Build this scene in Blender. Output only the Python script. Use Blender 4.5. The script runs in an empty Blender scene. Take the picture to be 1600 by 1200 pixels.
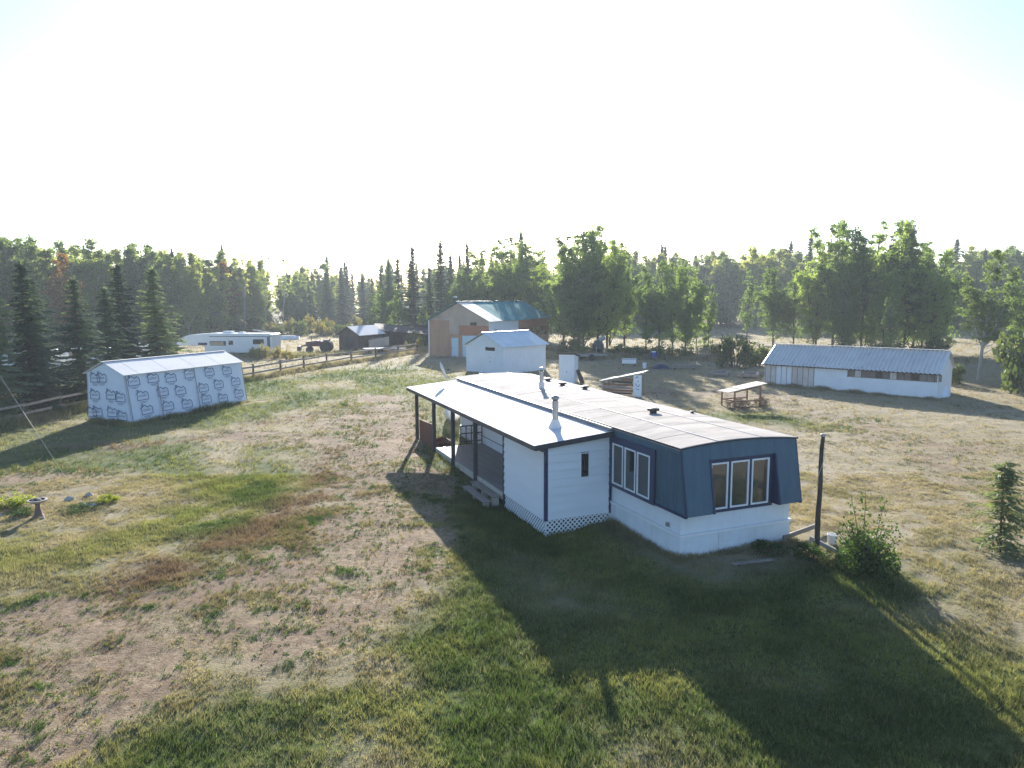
import bpy, math, random
import numpy as np
from mathutils import Vector, Matrix, Euler

# ------------------------------------------------------------------ camera, sky, sun, exposure
sc = bpy.context.scene
R = math.radians
PITCH, ROLL, CAM_H, FPX = 0.1191, -0.0031, 6.794, 1123.4
cd = bpy.data.cameras.new('camera'); cam = bpy.data.objects.new('camera', cd)
sc.collection.objects.link(cam); sc.camera = cam
cd.sensor_width = 36.0; cd.lens = FPX * 36.0 / 1600.0; cd.clip_start = 0.1; cd.clip_end = 6000.0
_f = Vector((0, math.cos(PITCH), -math.sin(PITCH))); _u = Vector((0, math.sin(PITCH), math.cos(PITCH))); _x = Vector((1, 0, 0))
_xr = math.cos(ROLL) * _x + math.sin(ROLL) * _u; _ur = -math.sin(ROLL) * _x + math.cos(ROLL) * _u
cam.matrix_world = Matrix(((_xr.x, _ur.x, -_f.x, 0), (_xr.y, _ur.y, -_f.y, 0), (_xr.z, _ur.z, -_f.z, CAM_H), (0, 0, 0, 1)))

SUN_EL, SUN_AZ = R(19.0), R(-1.6)      # azimuth measured from +Y towards +X
world = bpy.data.worlds.new('World'); sc.world = world; world.use_nodes = True
wn = world.node_tree; wn.nodes.clear()
wo = wn.nodes.new('ShaderNodeOutputWorld'); wb = wn.nodes.new('ShaderNodeBackground'); ws = wn.nodes.new('ShaderNodeTexSky')
ws.sky_type = 'NISHITA'; ws.sun_disc = False; ws.sun_elevation = SUN_EL; ws.sun_rotation = SUN_AZ
ws.altitude = 600.0; ws.air_density = 1.0; ws.dust_density = 1.3; ws.ozone_density = 4.0
wb.inputs['Strength'].default_value = 0.095
wn.links.new(ws.outputs[0], wb.inputs[0]); wn.links.new(wb.outputs[0], wo.inputs[0])
sl = bpy.data.lights.new('sun', 'SUN'); sl.energy = 4.9; sl.angle = R(0.5); sl.color = (1.0, 0.955, 0.89)
so = bpy.data.objects.new('sun', sl); sc.collection.objects.link(so); so.location = (-20, 60, 60)
sd = Vector((math.sin(SUN_AZ) * math.cos(SUN_EL), math.cos(SUN_AZ) * math.cos(SUN_EL), math.sin(SUN_EL)))
so.rotation_euler = sd.to_track_quat('Z', 'Y').to_euler()
vs = sc.view_settings; vs.view_transform = 'Standard'; vs.look = 'None'; vs.gamma = 1.0; vs.use_curve_mapping = False
vs.exposure = 1.6
sc.cycles.use_denoising = True; sc.cycles.use_adaptive_sampling = False
sc.cycles.max_bounces = 9; sc.cycles.diffuse_bounces = 4; sc.cycles.glossy_bounces = 3; sc.cycles.transmission_bounces = 7
sc.cycles.volume_bounces = 0; sc.cycles.transparent_max_bounces = 6
sc.cycles.sample_clamp_indirect = 6.0
HAZE = 0.00055

# ------------------------------------------------------------------ materials
MATS = {}
def newmat(name):
    m = bpy.data.materials.new(name); m.use_nodes = True
    nt = m.node_tree; nt.nodes.clear(); MATS[name] = m
    return m, nt, nt.nodes.new('ShaderNodeOutputMaterial')
def N(nt, kind, **kw):
    n = nt.nodes.new(kind)
    for k, v in kw.items():
        if k in n.inputs: n.inputs[k].default_value = v
        else: setattr(n, k, v)
    return n
def c4(c): return (c[0], c[1], c[2], 1.0)
def mixc(nt, a, b, fac, mode='MIX'):
    n = nt.nodes.new('ShaderNodeMix'); n.data_type = 'RGBA'; n.blend_type = mode
    for sock, v in ((n.inputs[0], fac), (n.inputs[6], a), (n.inputs[7], b)):
        if hasattr(v, 'is_output') or isinstance(v, bpy.types.NodeSocket): nt.links.new(v, sock)
        elif isinstance(v, (int, float)): sock.default_value = v
        else: sock.default_value = c4(v)
    return n.outputs[2]
def maprange(nt, v, a, b, c=0.0, d=1.0):
    n = nt.nodes.new('ShaderNodeMapRange'); nt.links.new(v, n.inputs[0])
    n.inputs[1].default_value = a; n.inputs[2].default_value = b; n.inputs[3].default_value = c; n.inputs[4].default_value = d
    return n.outputs[0]
def noise(nt, vec, scale, detail=4.0, rough=0.55, stretch=None):
    n = nt.nodes.new('ShaderNodeTexNoise'); n.inputs['Scale'].default_value = scale
    n.inputs['Detail'].default_value = detail; n.inputs['Roughness'].default_value = rough
    if stretch:
        mp = nt.nodes.new('ShaderNodeMapping'); mp.inputs['Scale'].default_value = stretch
        nt.links.new(vec, mp.inputs[0]); vec = mp.outputs[0]
    nt.links.new(vec, n.inputs['Vector'])
    return n.outputs[0]
def pm(name, col, rough=0.6, var=0.18, scale=3.0, dirt=None, dirt_amt=0.5, metallic=0.0, bump=0.0, stretch=None, spec=0.5, ior=1.45, streak=0.0):
    """painted / weathered surface: base colour with blotches, worn spots and fine relief"""
    m, nt, out = newmat(name)
    b = N(nt, 'ShaderNodeBsdfPrincipled'); nt.links.new(b.outputs[0], out.inputs[0])
    tc = N(nt, 'ShaderNodeTexCoord').outputs['Object']
    n1 = noise(nt, tc, scale, 5.0, 0.6, stretch); n2 = noise(nt, tc, scale * 7.3, 3.0, 0.6, stretch)
    lo = [c * (1 - var) for c in col]; hi = [min(1, c * (1 + var * 0.6)) for c in col]
    colr = mixc(nt, lo, hi, maprange(nt, n1, 0.3, 0.7))
    colr = mixc(nt, colr, [c * (1 - var) for c in col], maprange(nt, n2, 0.52, 0.75, 0, 0.6))
    if dirt:
        n3 = noise(nt, tc, scale * 0.7, 7.0, 0.7, stretch)
        colr = mixc(nt, colr, dirt, maprange(nt, n3, 0.5, 0.72, 0, dirt_amt))
    if streak:
        n4 = noise(nt, tc, 6.0, 4.0, 0.6, (1.6, 1.6, 0.12))
        colr = mixc(nt, colr, dirt or lo, maprange(nt, n4, 0.52, 0.75, 0, streak))
    nt.links.new(colr, b.inputs['Base Color'])
    nt.links.new(maprange(nt, n2, 0.2, 0.8, max(0.03, rough - 0.12), min(1, rough + 0.12)), b.inputs['Roughness'])
    b.inputs['Metallic'].default_value = metallic; b.inputs['Specular IOR Level'].default_value = spec; b.inputs['IOR'].default_value = ior
    if bump:
        bn = N(nt, 'ShaderNodeBump'); bn.inputs['Strength'].default_value = bump; bn.inputs['Distance'].default_value = 0.02
        nt.links.new(n2, bn.inputs['Height']); nt.links.new(bn.outputs[0], b.inputs['Normal'])
    return m
def leafmat(name, c1, c2, c3=None, trans=0.5, tcol=(1.25, 1.2, 0.5), rnd=0.35):
    m, nt, out = newmat(name)
    geo = N(nt, 'ShaderNodeNewGeometry'); oi = N(nt, 'ShaderNodeObjectInfo')
    col = mixc(nt, c1, c2, geo.outputs['Random Per Island'])
    if c3: col = mixc(nt, col, c3, maprange(nt, oi.outputs['Random'], 0.35, 1.0, 0, 0.85))
    hsv = N(nt, 'ShaderNodeHueSaturation'); nt.links.new(col, hsv.inputs['Color'])
    nt.links.new(maprange(nt, oi.outputs['Random'], 0, 1, 1 - rnd, 1 + rnd), hsv.inputs['Value'])
    d = N(nt, 'ShaderNodeBsdfDiffuse'); t = N(nt, 'ShaderNodeBsdfTranslucent'); gl = N(nt, 'ShaderNodeBsdfGlossy', Roughness=0.5)
    nt.links.new(hsv.outputs[0], d.inputs[0])
    tc = mixc(nt, hsv.outputs[0], tcol, 1.0, 'MULTIPLY'); nt.links.new(tc, t.inputs[0])
    gl.inputs[0].default_value = (0.6, 0.65, 0.6, 1)
    mx = N(nt, 'ShaderNodeMixShader'); mx.inputs[0].default_value = trans
    nt.links.new(d.outputs[0], mx.inputs[1]); nt.links.new(t.outputs[0], mx.inputs[2])
    mx2 = N(nt, 'ShaderNodeMixShader'); mx2.inputs[0].default_value = 0.03
    nt.links.new(mx.outputs[0], mx2.inputs[1]); nt.links.new(gl.outputs[0], mx2.inputs[2])
    nt.links.new(mx2.outputs[0], out.inputs[0])
    return m
def glassmat(name, col=(0.035, 0.037, 0.035), ior=1.9, rough=0.04):
    m, nt, out = newmat(name)
    b = N(nt, 'ShaderNodeBsdfPrincipled'); nt.links.new(b.outputs[0], out.inputs[0])
    b.inputs['Base Color'].default_value = c4(col); b.inputs['Roughness'].default_value = rough; b.inputs['IOR'].default_value = ior
    tc = N(nt, 'ShaderNodeTexCoord').outputs['Object']; n = noise(nt, tc, 1.7, 2.0)
    bn = N(nt, 'ShaderNodeBump'); bn.inputs['Strength'].default_value = 0.06; bn.inputs['Distance'].default_value = 0.02
    nt.links.new(n, bn.inputs['Height']); nt.links.new(bn.outputs[0], b.inputs['Normal'])
    return m

pm('white_wall', (0.76, 0.78, 0.80), 0.55, 0.05, 1.5, (0.55, 0.54, 0.50), 0.25, streak=0.18)
pm('white_skirt', (0.72, 0.75, 0.78), 0.6, 0.07, 2.0, (0.50, 0.49, 0.45), 0.35, streak=0.25, bump=0.1)
pm('white_trim', (0.80, 0.80, 0.80), 0.4, 0.04, 3.0)
def splash(name, z0, z1, col):
    m = MATS[name]; nt = m.node_tree; b = [n for n in nt.nodes if n.type == 'BSDF_PRINCIPLED'][0]; old = b.inputs['Base Color'].links[0].from_socket
    tc = N(nt, 'ShaderNodeTexCoord').outputs['Object']; sx = N(nt, 'ShaderNodeSeparateXYZ'); nt.links.new(tc, sx.inputs[0]); ns = noise(nt, tc, 5.0, 6, 0.7)
    ad = N(nt, 'ShaderNodeMath', operation='MULTIPLY_ADD'); nt.links.new(ns, ad.inputs[0]); ad.inputs[1].default_value = 0.5; nt.links.new(sx.outputs['Z'], ad.inputs[2])
    nt.links.new(mixc(nt, old, col, maprange(nt, ad.outputs[0], z0, z1, 0.75, 0)), b.inputs['Base Color'])
splash('white_skirt', 0.05, 0.42, (0.30, 0.27, 0.20))
pm('siding', (0.74, 0.76, 0.78), 0.5, 0.05, 1.2, (0.60, 0.60, 0.58), 0.2, stretch=(0.5, 0.5, 3))
pm('blue_panel', (0.058, 0.118, 0.165), 0.65, 0.16, 1.5, (0.085, 0.145, 0.185), 0.4, stretch=(3, 3, 0.5), streak=0.2)
pm('navy', (0.014, 0.030, 0.085), 0.45, 0.15, 3.0)
pm('porch_dark', (0.040, 0.043, 0.052), 0.55, 0.2, 4.0)
pm('fascia', (0.085, 0.075, 0.075), 0.55, 0.15, 4.0)
pm('roof_white', (0.70, 0.67, 0.645), 0.85, 0.06, 0.8, (0.60, 0.575, 0.565), 0.5, spec=0.08)
pm('roof_old', (0.45, 0.405, 0.36), 0.9, 0.22, 1.1, (0.225, 0.205, 0.19), 0.9, spec=0.03, stretch=(0.5, 2.2, 1))
pm('flash_grey', (0.30, 0.29, 0.28), 0.5, 0.25, 3.0, (0.12, 0.11, 0.10), 0.6)
pm('black_edge', (0.02, 0.02, 0.025), 0.6, 0.2)
pm('galv', (0.46, 0.46, 0.46), 0.35, 0.2, 5.0, (0.20, 0.17, 0.13), 0.5, metallic=0.75, streak=0.4)
pm('vent_black', (0.02, 0.02, 0.022), 0.6, 0.2)
pm('deck', (0.23, 0.21, 0.20), 0.7, 0.2, 4.0, (0.13, 0.12, 0.11), 0.5, stretch=(1, 0.15, 1))
pm('wood_grey', (0.27, 0.23, 0.19), 0.8, 0.25, 4.0, (0.14, 0.11, 0.09), 0.6, bump=0.3)
pm('wood_dark', (0.075, 0.058, 0.045), 0.85, 0.3, 5.0, (0.03, 0.025, 0.02), 0.6, bump=0.4)
pm('wood_pale', (0.48, 0.43, 0.35), 0.75, 0.2, 4.0, (0.28, 0.23, 0.18), 0.5, bump=0.2)
pm('wood_red', (0.26, 0.125, 0.075), 0.8, 0.3, 5.0, (0.11, 0.06, 0.04), 0.6, bump=0.3)
pm('rust_sheet', (0.17, 0.062, 0.036), 0.75, 0.25, 2.5, (0.09, 0.04, 0.03), 0.5)
pm('ply', (0.46, 0.26, 0.16), 0.8, 0.15, 0.7, (0.24, 0.15, 0.11), 0.5, stretch=(1, 1, 0.35), streak=0.3)
pm('ply_red', (0.42, 0.18, 0.095), 0.8, 0.18, 0.8, (0.22, 0.12, 0.08), 0.5, streak=0.3)
pm('ply_grey', (0.46, 0.345, 0.265), 0.8, 0.15, 0.8, (0.26, 0.21, 0.17), 0.5, streak=0.3)
pm('door_blue', (0.50, 0.62, 0.66), 0.5, 0.06, 1.0)
pm('barn_roof_teal', (0.010, 0.215, 0.235), 0.85, 0.2, 0.6, (0.05, 0.36, 0.37), 0.7, spec=0.05)
pm('barn_roof_tin', (0.48, 0.47, 0.45), 0.4, 0.15, 0.8, (0.36, 0.30, 0.26), 0.5, metallic=0.0, spec=0.1)
pm('tin_pale', (0.46, 0.56, 0.60), 0.4, 0.12, 0.8, (0.36, 0.42, 0.44), 0.5, metallic=0.0, spec=0.15)
pm('corr', (0.60, 0.585, 0.56), 0.45, 0.10, 0.8, (0.38, 0.36, 0.34), 0.4, metallic=0.0, spec=0.15)
pm('wrap', (0.66, 0.71, 0.78), 0.5, 0.05, 1.5, (0.56, 0.61, 0.68), 0.4, bump=0.2)
pm('wrap_print', (0.05, 0.11, 0.23), 0.5, 0.2, 8.0)
pm('film_dark', (0.15, 0.115, 0.105), 0.35, 0.25, 2.0, (0.30, 0.25, 0.22), 0.5)
pm('poly_film', (0.58, 0.53, 0.50), 0.35, 0.15, 1.2, (0.30, 0.24, 0.20), 0.6, streak=0.5)
pm('rv_white', (0.70, 0.70, 0.67), 0.35, 0.05, 1.0, (0.55, 0.54, 0.50), 0.25, streak=0.15)
pm('rv_stripe', (0.10, 0.115, 0.13), 0.4, 0.1)
pm('rubber', (0.022, 0.022, 0.022), 0.85, 0.2)
pm('machine', (0.05, 0.055, 0.06), 0.5, 0.3, 4.0, (0.12, 0.07, 0.04), 0.5)
pm('machine_red', (0.16, 0.035, 0.025), 0.5, 0.25, 4.0, (0.10, 0.05, 0.03), 0.6)
pm('tarp_blue', (0.013, 0.024, 0.065), 0.45, 0.2, 3.0)
pm('plastic_blue', (0.02, 0.05, 0.30), 0.35, 0.15)
pm('plastic_white', (0.78, 0.78, 0.77), 0.4, 0.05)
pm('tank_white', (0.78, 0.78, 0.77), 0.35, 0.04, 1.0)
pm('stone', (0.42, 0.40, 0.37), 0.8, 0.25, 5.0, (0.25, 0.24, 0.2), 0.5, bump=0.5)
pm('bath_stone', (0.17, 0.10, 0.085), 0.75, 0.25, 8.0, (0.35, 0.32, 0.30), 0.4, bump=0.3)
pm('bath_rim', (0.34, 0.29, 0.26), 0.75, 0.2, 8.0, bump=0.3)
pm('log_bark', (0.15, 0.10, 0.07), 0.9, 0.35, 8.0, bump=0.6)
pm('log_end', (0.42, 0.30, 0.19), 0.85, 0.25, 8.0)
pm('bark', (0.12, 0.095, 0.075), 0.9, 0.3, 5.0, bump=0.5, stretch=(1, 1, 0.3))
pm('bark_pale', (0.40, 0.39, 0.33), 0.8, 0.2, 3.0, (0.07, 0.065, 0.055), 0.8, stretch=(1, 1, 2.5))
pm('dish_grey', (0.50, 0.52, 0.54), 0.4, 0.1)
pm('wire', (0.55, 0.52, 0.45), 0.5, 0.1)
pm('soil', (0.11, 0.08, 0.06), 0.95, 0.3, 6.0, bump=0.6)
glassmat('glass_front', (0.055, 0.050, 0.040), 2.0)
glassmat('glass_side', (0.020, 0.028, 0.034), 1.7)
glassmat('glass_dark', (0.012, 0.014, 0.016), 1.5)
leafmat('leaf_aspen', (0.135, 0.210, 0.080), (0.235, 0.320, 0.110), (0.29, 0.35, 0.11), 0.58, (1.2, 1.2, 0.62), 0.2)
leafmat('leaf_wood', (0.140, 0.205, 0.085), (0.245, 0.310, 0.115), (0.40, 0.39, 0.12), 0.58, (1.2, 1.2, 0.62), 0.2)
leafmat('leaf_rust', (0.24, 0.13, 0.045), (0.32, 0.19, 0.05), None, 0.45, (1.1, 0.9, 0.4))
leafmat('leaf_bush', (0.06, 0.10, 0.03), (0.13, 0.17, 0.05), (0.18, 0.18, 0.06), 0.45)
leafmat('leaf_sapling', (0.030, 0.075, 0.018), (0.075, 0.13, 0.028), None, 0.45, rnd=0.0)
leafmat('leaf_weed', (0.16, 0.22, 0.03), (0.30, 0.33, 0.04), None, 0.5, rnd=0.0)
leafmat('leaf_dry', (0.14, 0.11, 0.08), (0.23, 0.18, 0.13), None, 0.3, (1.1, 1.0, 0.8), rnd=0.1)
leafmat('leaf_yellowgrass', (0.22, 0.21, 0.06), (0.34, 0.29, 0.09), None, 0.45, (1.2, 1.1, 0.6), rnd=0.1)
leafmat('needle_spruce', (0.075, 0.120, 0.085), (0.150, 0.205, 0.130), (0.165, 0.205, 0.11), 0.42, (1.3, 1.25, 0.6))
leafmat('needle_young', (0.09, 0.13, 0.06), (0.17, 0.21, 0.09), None, 0.45, (1.3, 1.25, 0.6), rnd=0.0)

# ------------------------------------------------------------------ helpers
rng = np.random.default_rng(7); random.seed(7)
def link(o, parent=None):
    sc.collection.objects.link(o)
    if parent is not None: o.parent = parent
    return o
def tag(o, label=None, cat=None, group=None, kind=None):
    if label: o['label'] = label
    if cat: o['category'] = cat
    if group: o['group'] = group
    if kind: o['kind'] = kind
    return o
def empty(name, label, cat, loc=(0, 0, 0), rz=0.0, group=None):
    o = bpy.data.objects.new(name, None); o.empty_display_size = 0.3; link(o)
    o.location = loc; o.rotation_euler = (0, 0, rz)
    return tag(o, label, cat, group)
class MB:
    """collects shapes and links them as one mesh object"""
    def __init__(s): s.v = []; s.f = []
    def poly(s, pts, faces):
        k = len(s.v); s.v += [tuple(p) for p in pts]; s.f += [tuple(i + k for i in f) for f in faces]; return s
    def hexa(s, p):      # 8 corners: bottom 4 ccw, top 4 ccw
        return s.poly(p, [(3, 2, 1, 0), (4, 5, 6, 7), (0, 1, 5, 4), (1, 2, 6, 5), (2, 3, 7, 6), (3, 0, 4, 7)])
    def box(s, x0, x1, y0, y1, z0, z1):
        return s.hexa([(x0, y0, z0), (x1, y0, z0), (x1, y1, z0), (x0, y1, z0), (x0, y0, z1), (x1, y0, z1), (x1, y1, z1), (x0, y1, z1)])
    def beam(s, a, b, w, h, up=(0, 0, 1)):
        a = Vector(a); b = Vector(b); d = (b - a).normalized(); u = Vector(up)
        if abs(d.dot(u)) > 0.98: u = Vector((0, 1, 0))
        r = d.cross(u).normalized() * (w / 2); u = r.cross(d).normalized() * (h / 2)
        return s.hexa([a - r - u, a + r - u, b + r - u, b - r - u, a - r + u, a + r + u, b + r + u, b - r + u])
    def tube(s, a, b, r0, r1=None, n=10, cap=True):
        if r1 is None: r1 = r0
        a = Vector(a); b = Vector(b); d = (b - a).normalized()
        u = d.orthogonal().normalized(); w = d.cross(u)
        pts = []
        for (c, r) in ((a, r0), (b, r1)):
            for i in range(n):
                t = 2 * math.pi * i / n; pts.append(c + (u * math.cos(t) + w * math.sin(t)) * r)
        fc = [(i, (i + 1) % n, n + (i + 1) % n, n + i) for i in range(n)]
        if cap: fc += [tuple(reversed(range(n))), tuple(range(n, 2 * n))]
        return s.poly(pts, fc)
    def lathe(s, prof, n=16, origin=(0, 0, 0)):
        pts = []; o = Vector(origin)
        for (r, z) in prof:
            for i in range(n):
                t = 2 * math.pi * i / n; pts.append(o + Vector((r * math.cos(t), r * math.sin(t), z)))
        fc = []
        for j in range(len(prof) - 1):
            for i in range(n): fc.append((j * n + i, j * n + (i + 1) % n, (j + 1) * n + (i + 1) % n, (j + 1) * n + i))
        fc += [tuple(reversed(range(n))), tuple(range((len(prof) - 1) * n, len(prof) * n))]
        return s.poly(pts, fc)
    def plate(s, quad, t):     # a quad given thickness along its normal
        q = [Vector(p) for p in quad]; nrm = (q[1] - q[0]).cross(q[2] - q[0]).normalized() * t
        n = len(q); pts = q + [p + nrm for p in q]
        fc = [tuple(reversed(range(n))), tuple(range(n, 2 * n))] + [(i, (i + 1) % n, n + (i + 1) % n, n + i) for i in range(n)]
        return s.poly(pts, fc)
    def mesh(s, name, mat, smooth=False):
        me = bpy.data.meshes.new(name); me.from_pydata([tuple(p) for p in s.v], [], s.f); me.update()
        me.materials.append(MATS[mat])
        if smooth: me.polygons.foreach_set('use_smooth', [True] * len(me.polygons))
        return me
    def build(s, name, mat, parent=None, smooth=False, kind=None, bevel=0.0):
        o = bpy.data.objects.new(name, s.mesh(name, mat, smooth)); link(o, parent)
        if bevel:
            b = o.modifiers.new('bevel', 'BEVEL'); b.width = bevel; b.segments = 2; b.limit_method = 'ANGLE'
        if kind: o['kind'] = kind
        return o
def inst(name, me, parent, loc=(0, 0, 0), rot=(0, 0, 0), scale=(1, 1, 1)):
    o = bpy.data.objects.new(name, me); link(o, parent); o.location = loc; o.rotation_euler = rot; o.scale = scale
    return o
def np_mesh(name, V, F, mats, midx=None, attrs=None):
    """V (n,3), F (m,k) -> mesh built straight from arrays"""
    me = bpy.data.meshes.new(name); V = np.asarray(V, np.float32); F = np.asarray(F, np.int32); k = F.shape[1]
    me.vertices.add(len(V)); me.vertices.foreach_set('co', V.ravel())
    me.loops.add(F.size); me.loops.foreach_set('vertex_index', F.ravel())
    me.polygons.add(len(F)); me.polygons.foreach_set('loop_start', np.arange(0, F.size, k, dtype=np.int32))
    me.polygons.foreach_set('loop_total', np.full(len(F), k, np.int32))
    for m in mats: me.materials.append(MATS[m])
    if midx is not None: me.polygons.foreach_set('material_index', np.asarray(midx, np.int32))
    for an, (tp, dom, dat) in (attrs or {}).items():
        a = me.attributes.new(an, tp, dom); a.data.foreach_set('value' if tp == 'FLOAT' else 'color', np.asarray(dat, np.float32).ravel())
    me.update(calc_edges=True); return me
def copy_tree(o, parent=None):
    c = o.copy(); sc.collection.objects.link(c); c.parent = parent
    for ch in list(o.children): copy_tree(ch, c)
    return c

# ------------------------------------------------------------------ terrain
HOME_O, HOME_R = (4.372, 18.131), 0.3894
_pt = np.random.default_rng(3).permutation(1024)
def vn(x, y, seed=0):
    x = np.asarray(x, float); y = np.asarray(y, float)
    xi = np.floor(x).astype(int); yi = np.floor(y).astype(int); fx = x - xi; fy = y - yi
    fx = fx * fx * (3 - 2 * fx); fy = fy * fy * (3 - 2 * fy)
    h = lambda a, b: _pt[(_pt[(a + seed * 131) & 1023] + b) & 1023] / 1023.0
    return (h(xi, yi) * (1 - fx) + h(xi + 1, yi) * fx) * (1 - fy) + (h(xi, yi + 1) * (1 - fx) + h(xi + 1, yi + 1) * fx) * fy
def fbm(x, y, seed=0, oct=4):
    s = 0; a = 0.5; t = 0
    for i in range(oct):
        s = s + a * vn(x, y, seed + i * 17); t += a; a *= 0.5; x = np.asarray(x) * 2.03 + 11.3; y = np.asarray(y) * 2.03 + 5.7
    return s / t
def sst(t): t = np.clip(t, 0, 1); return t * t * (3 - 2 * t)
def gbase(x, y):
    x = np.asarray(x, float); y = np.asarray(y, float)
    z = 0.65 * sst((y - 18) / 40) - 0.030 * np.clip(18 - y, 0, 12)
    dx, dy = x - HOME_O[0], y - HOME_O[1]
    lx = dx * math.cos(HOME_R) + dy * math.sin(HOME_R); ly = -dx * math.sin(HOME_R) + dy * math.cos(HOME_R)
    z = z - (0.28 * sst((ly - 0.5) / 2.5) * sst((13 - ly) / 5) + 0.02 * sst((ly - 9) / 5)) * np.exp(-((lx + 2.5) / 1.7) ** 2) * sst((24 - ly) / 6)
    z = z - 0.22 * sst((ly - 8) / 5) * sst((20 - ly) / 2) * np.exp(-((lx - 0.2) / 2.2) ** 2)
    return z
def gz(x, y): return float(gbase(x, y))
def stroke(x, y, pts, w):
    d = np.full(np.shape(x), 1e9)
    for (a, b) in zip(pts[:-1], pts[1:]):
        ax, ay = a; vx, vy = b[0] - ax, b[1] - ay; L = vx * vx + vy * vy
        t = np.clip(((x - ax) * vx + (y - ay) * vy) / L, 0, 1)
        d = np.minimum(d, np.hypot(x - ax - t * vx, y - ay - t * vy))
    return np.exp(-(d / w) ** 2)
def masks(x, y):
    """what grows or lies where: bare dirt, lush green, red-brown dead moss, 0..1"""
    x = np.asarray(x, float); y = np.asarray(y, float)
    wx = x + 1.6 * (fbm(x * 0.35, y * 0.35, 1) - 0.5) * 2; wy = y + 1.6 * (fbm(x * 0.35, y * 0.35, 2) - 0.5) * 2
    dirt = 1.15 * stroke(wx, wy, [(-15.0, 8.5), (-11.5, 11.5), (-8.8, 13.2), (-6.9, 15.2), (-5.4, 18.2), (-4.4, 22.3), (-4.9, 28.1), (-6.3, 34.0), (-8.0, 39.5), (-8.4, 44.0)], 2.1)
    dirt = np.maximum(dirt, 1.05 * stroke(wx, wy, [(-4.6, 14.2), (-3.4, 17.0), (-2.6, 19.6), (-2.8, 23.3), (-4.0, 27.1)], 1.3))
    dirt = np.maximum(dirt, 1.05 * stroke(wx, wy, [(-14.5, 11.6), (-12.0, 13.6), (-10.0, 15.2), (-8.6, 15.9), (-7.0, 16.4)], 1.25))
    dirt = np.maximum(dirt, 1.0 * stroke(wx, wy, [(-9.0, 7.0), (-7.2, 10.4), (-6.0, 13.2), (-5.1, 15.5)], 1.3))
    dirt = np.maximum(dirt, 0.85 * stroke(wx, wy, [(-12.8, 34.6), (-10.2, 33.0), (-8.0, 34.2), (-6.5, 37.0)], 1.7))
    dirt = np.maximum(dirt, 0.60 * stroke(wx, wy, [(17.0, 29.5), (16.9, 25.1), (16.2, 21.5), (17.5, 18.5)], 1.6))
    dirt = np.maximum(dirt, 0.50 * stroke(wx, wy, [(14.0, 46.0), (16.6, 41.5), (17.5, 34.0), (19.2, 31.1), (24, 29.5)], 2.2))
    dirt = np.maximum(dirt, 0.55 * stroke(wx, wy, [(9.0, 48.0), (13.0, 47.0), (17.0, 46.0)], 2.0))
    dirt = np.maximum(dirt, 0.60 * stroke(wx, wy, [(-17.0, 26.5), (-20.0, 27.0)], 1.6))
    dirt = np.maximum(dirt, 0.85 * stroke(wx, wy, [(-33.0, 84.0), (-22.0, 76.0), (-17.0, 80.0)], 3.0))
    rust = 1.05 * stroke(wx, wy, [(-9.8, 15.9), (-9.0, 17.8), (-8.4, 20.0), (-7.7, 22.4), (-7.2, 25.0), (-7.4, 29.0), (-8.6, 33.0)], 0.85)
    rust = np.maximum(rust, 0.6 * stroke(wx, wy, [(-13.0, 11.6), (-9.5, 14.2), (-7.2, 17.2), (-6.3, 21.0), (-6.2, 27.0), (-7.5, 36.0)], 1.4))
    rust = np.maximum(rust, 0.85 * stroke(wx, wy, [(-19.5, 31.7), (-17.0, 32.7), (-15.0, 33.8), (-13.0, 35.0)], 0.8))
    rust = np.maximum(rust, 0.75 * stroke(wx, wy, [(-13.5, 37.5), (-11.4, 38.3), (-8.9, 41.2)], 1.0))
    rust = np.maximum(rust, 0.40 * stroke(wx, wy, [(-11.5, 13.5), (-8.5, 15.0), (-6.5, 18.5)], 1.3))
    rust = np.maximum(rust, 0.55 * stroke(wx, wy, [(8.5, 47.5), (12.0, 47.5), (16.0, 45.5)], 1.6))
    green = 0.75 * stroke(wx, wy, [(-15.5, 18.2), (-13.5, 18.9), (-11.6, 19.4), (-10.6, 21.7), (-10.1, 24.6), (-9.7, 28.2)], 2.2)
    green = np.maximum(green, 0.8 * stroke(wx, wy, [(-18.1, 29.0), (-15.4, 29.0), (-12.8, 28.0)], 1.7))
    green = np.maximum(green, 0.85 * stroke(wx, wy, [(-15.2, 40.0), (-14.0, 45.9), (-11.0, 48.7), (-8.4, 53.0)], 2.6))
    green = np.maximum(green, 0.9 * stroke(wx, wy, [(8.5, 39.5), (9.8, 38.7), (13.3, 38.6), (16.0, 36.4)], 1.7))
    green = np.maximum(green, 0.8 * stroke(wx, wy, [(-5.5, 8.5), (-2.9, 11.8), (-1.3, 14.2), (-0.3, 16.4), (-1.0, 19.0)], 1.9))
    green = np.maximum(green, 0.8 * stroke(wx, wy, [(-17.2, 50.4), (-14.0, 57.0), (-10.2, 65.0)], 3.0))
    green = np.maximum(green, 0.95 * stroke(wx, wy, [(-4.6, 33.4), (-3.7, 30.6), (-2.2, 28.0), (1.0, 21.0), (2.5, 16.5), (6.0, 15.0), (8.5, 17.0)], 1.7))
    green = np.maximum(green, 0.9 * stroke(wx, wy, [(1.0, 13.0), (4.5, 10.0), (8.0, 12.0)], 3.0))
    green = np.maximum(green, 0.30 * stroke(wx, wy, [(10.5, 28.0), (12.0, 22.5), (10.5, 16.0), (10.0, 12.0)], 1.2))
    n = fbm(x * 0.9, y * 0.9, 31); n2 = fbm(x * 0.22, y * 0.22, 41)
    dirt = np.minimum(dirt, 1.0) * (0.35 + 0.65 * sst((n - 0.22) / 0.34)) + 0.30 * sst((n2 - 0.60) / 0.12) * (1 - green)
    rust = rust * (0.4 + 0.6 * sst((fbm(x * 0.7, y * 0.7, 51) - 0.25) / 0.3))
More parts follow.
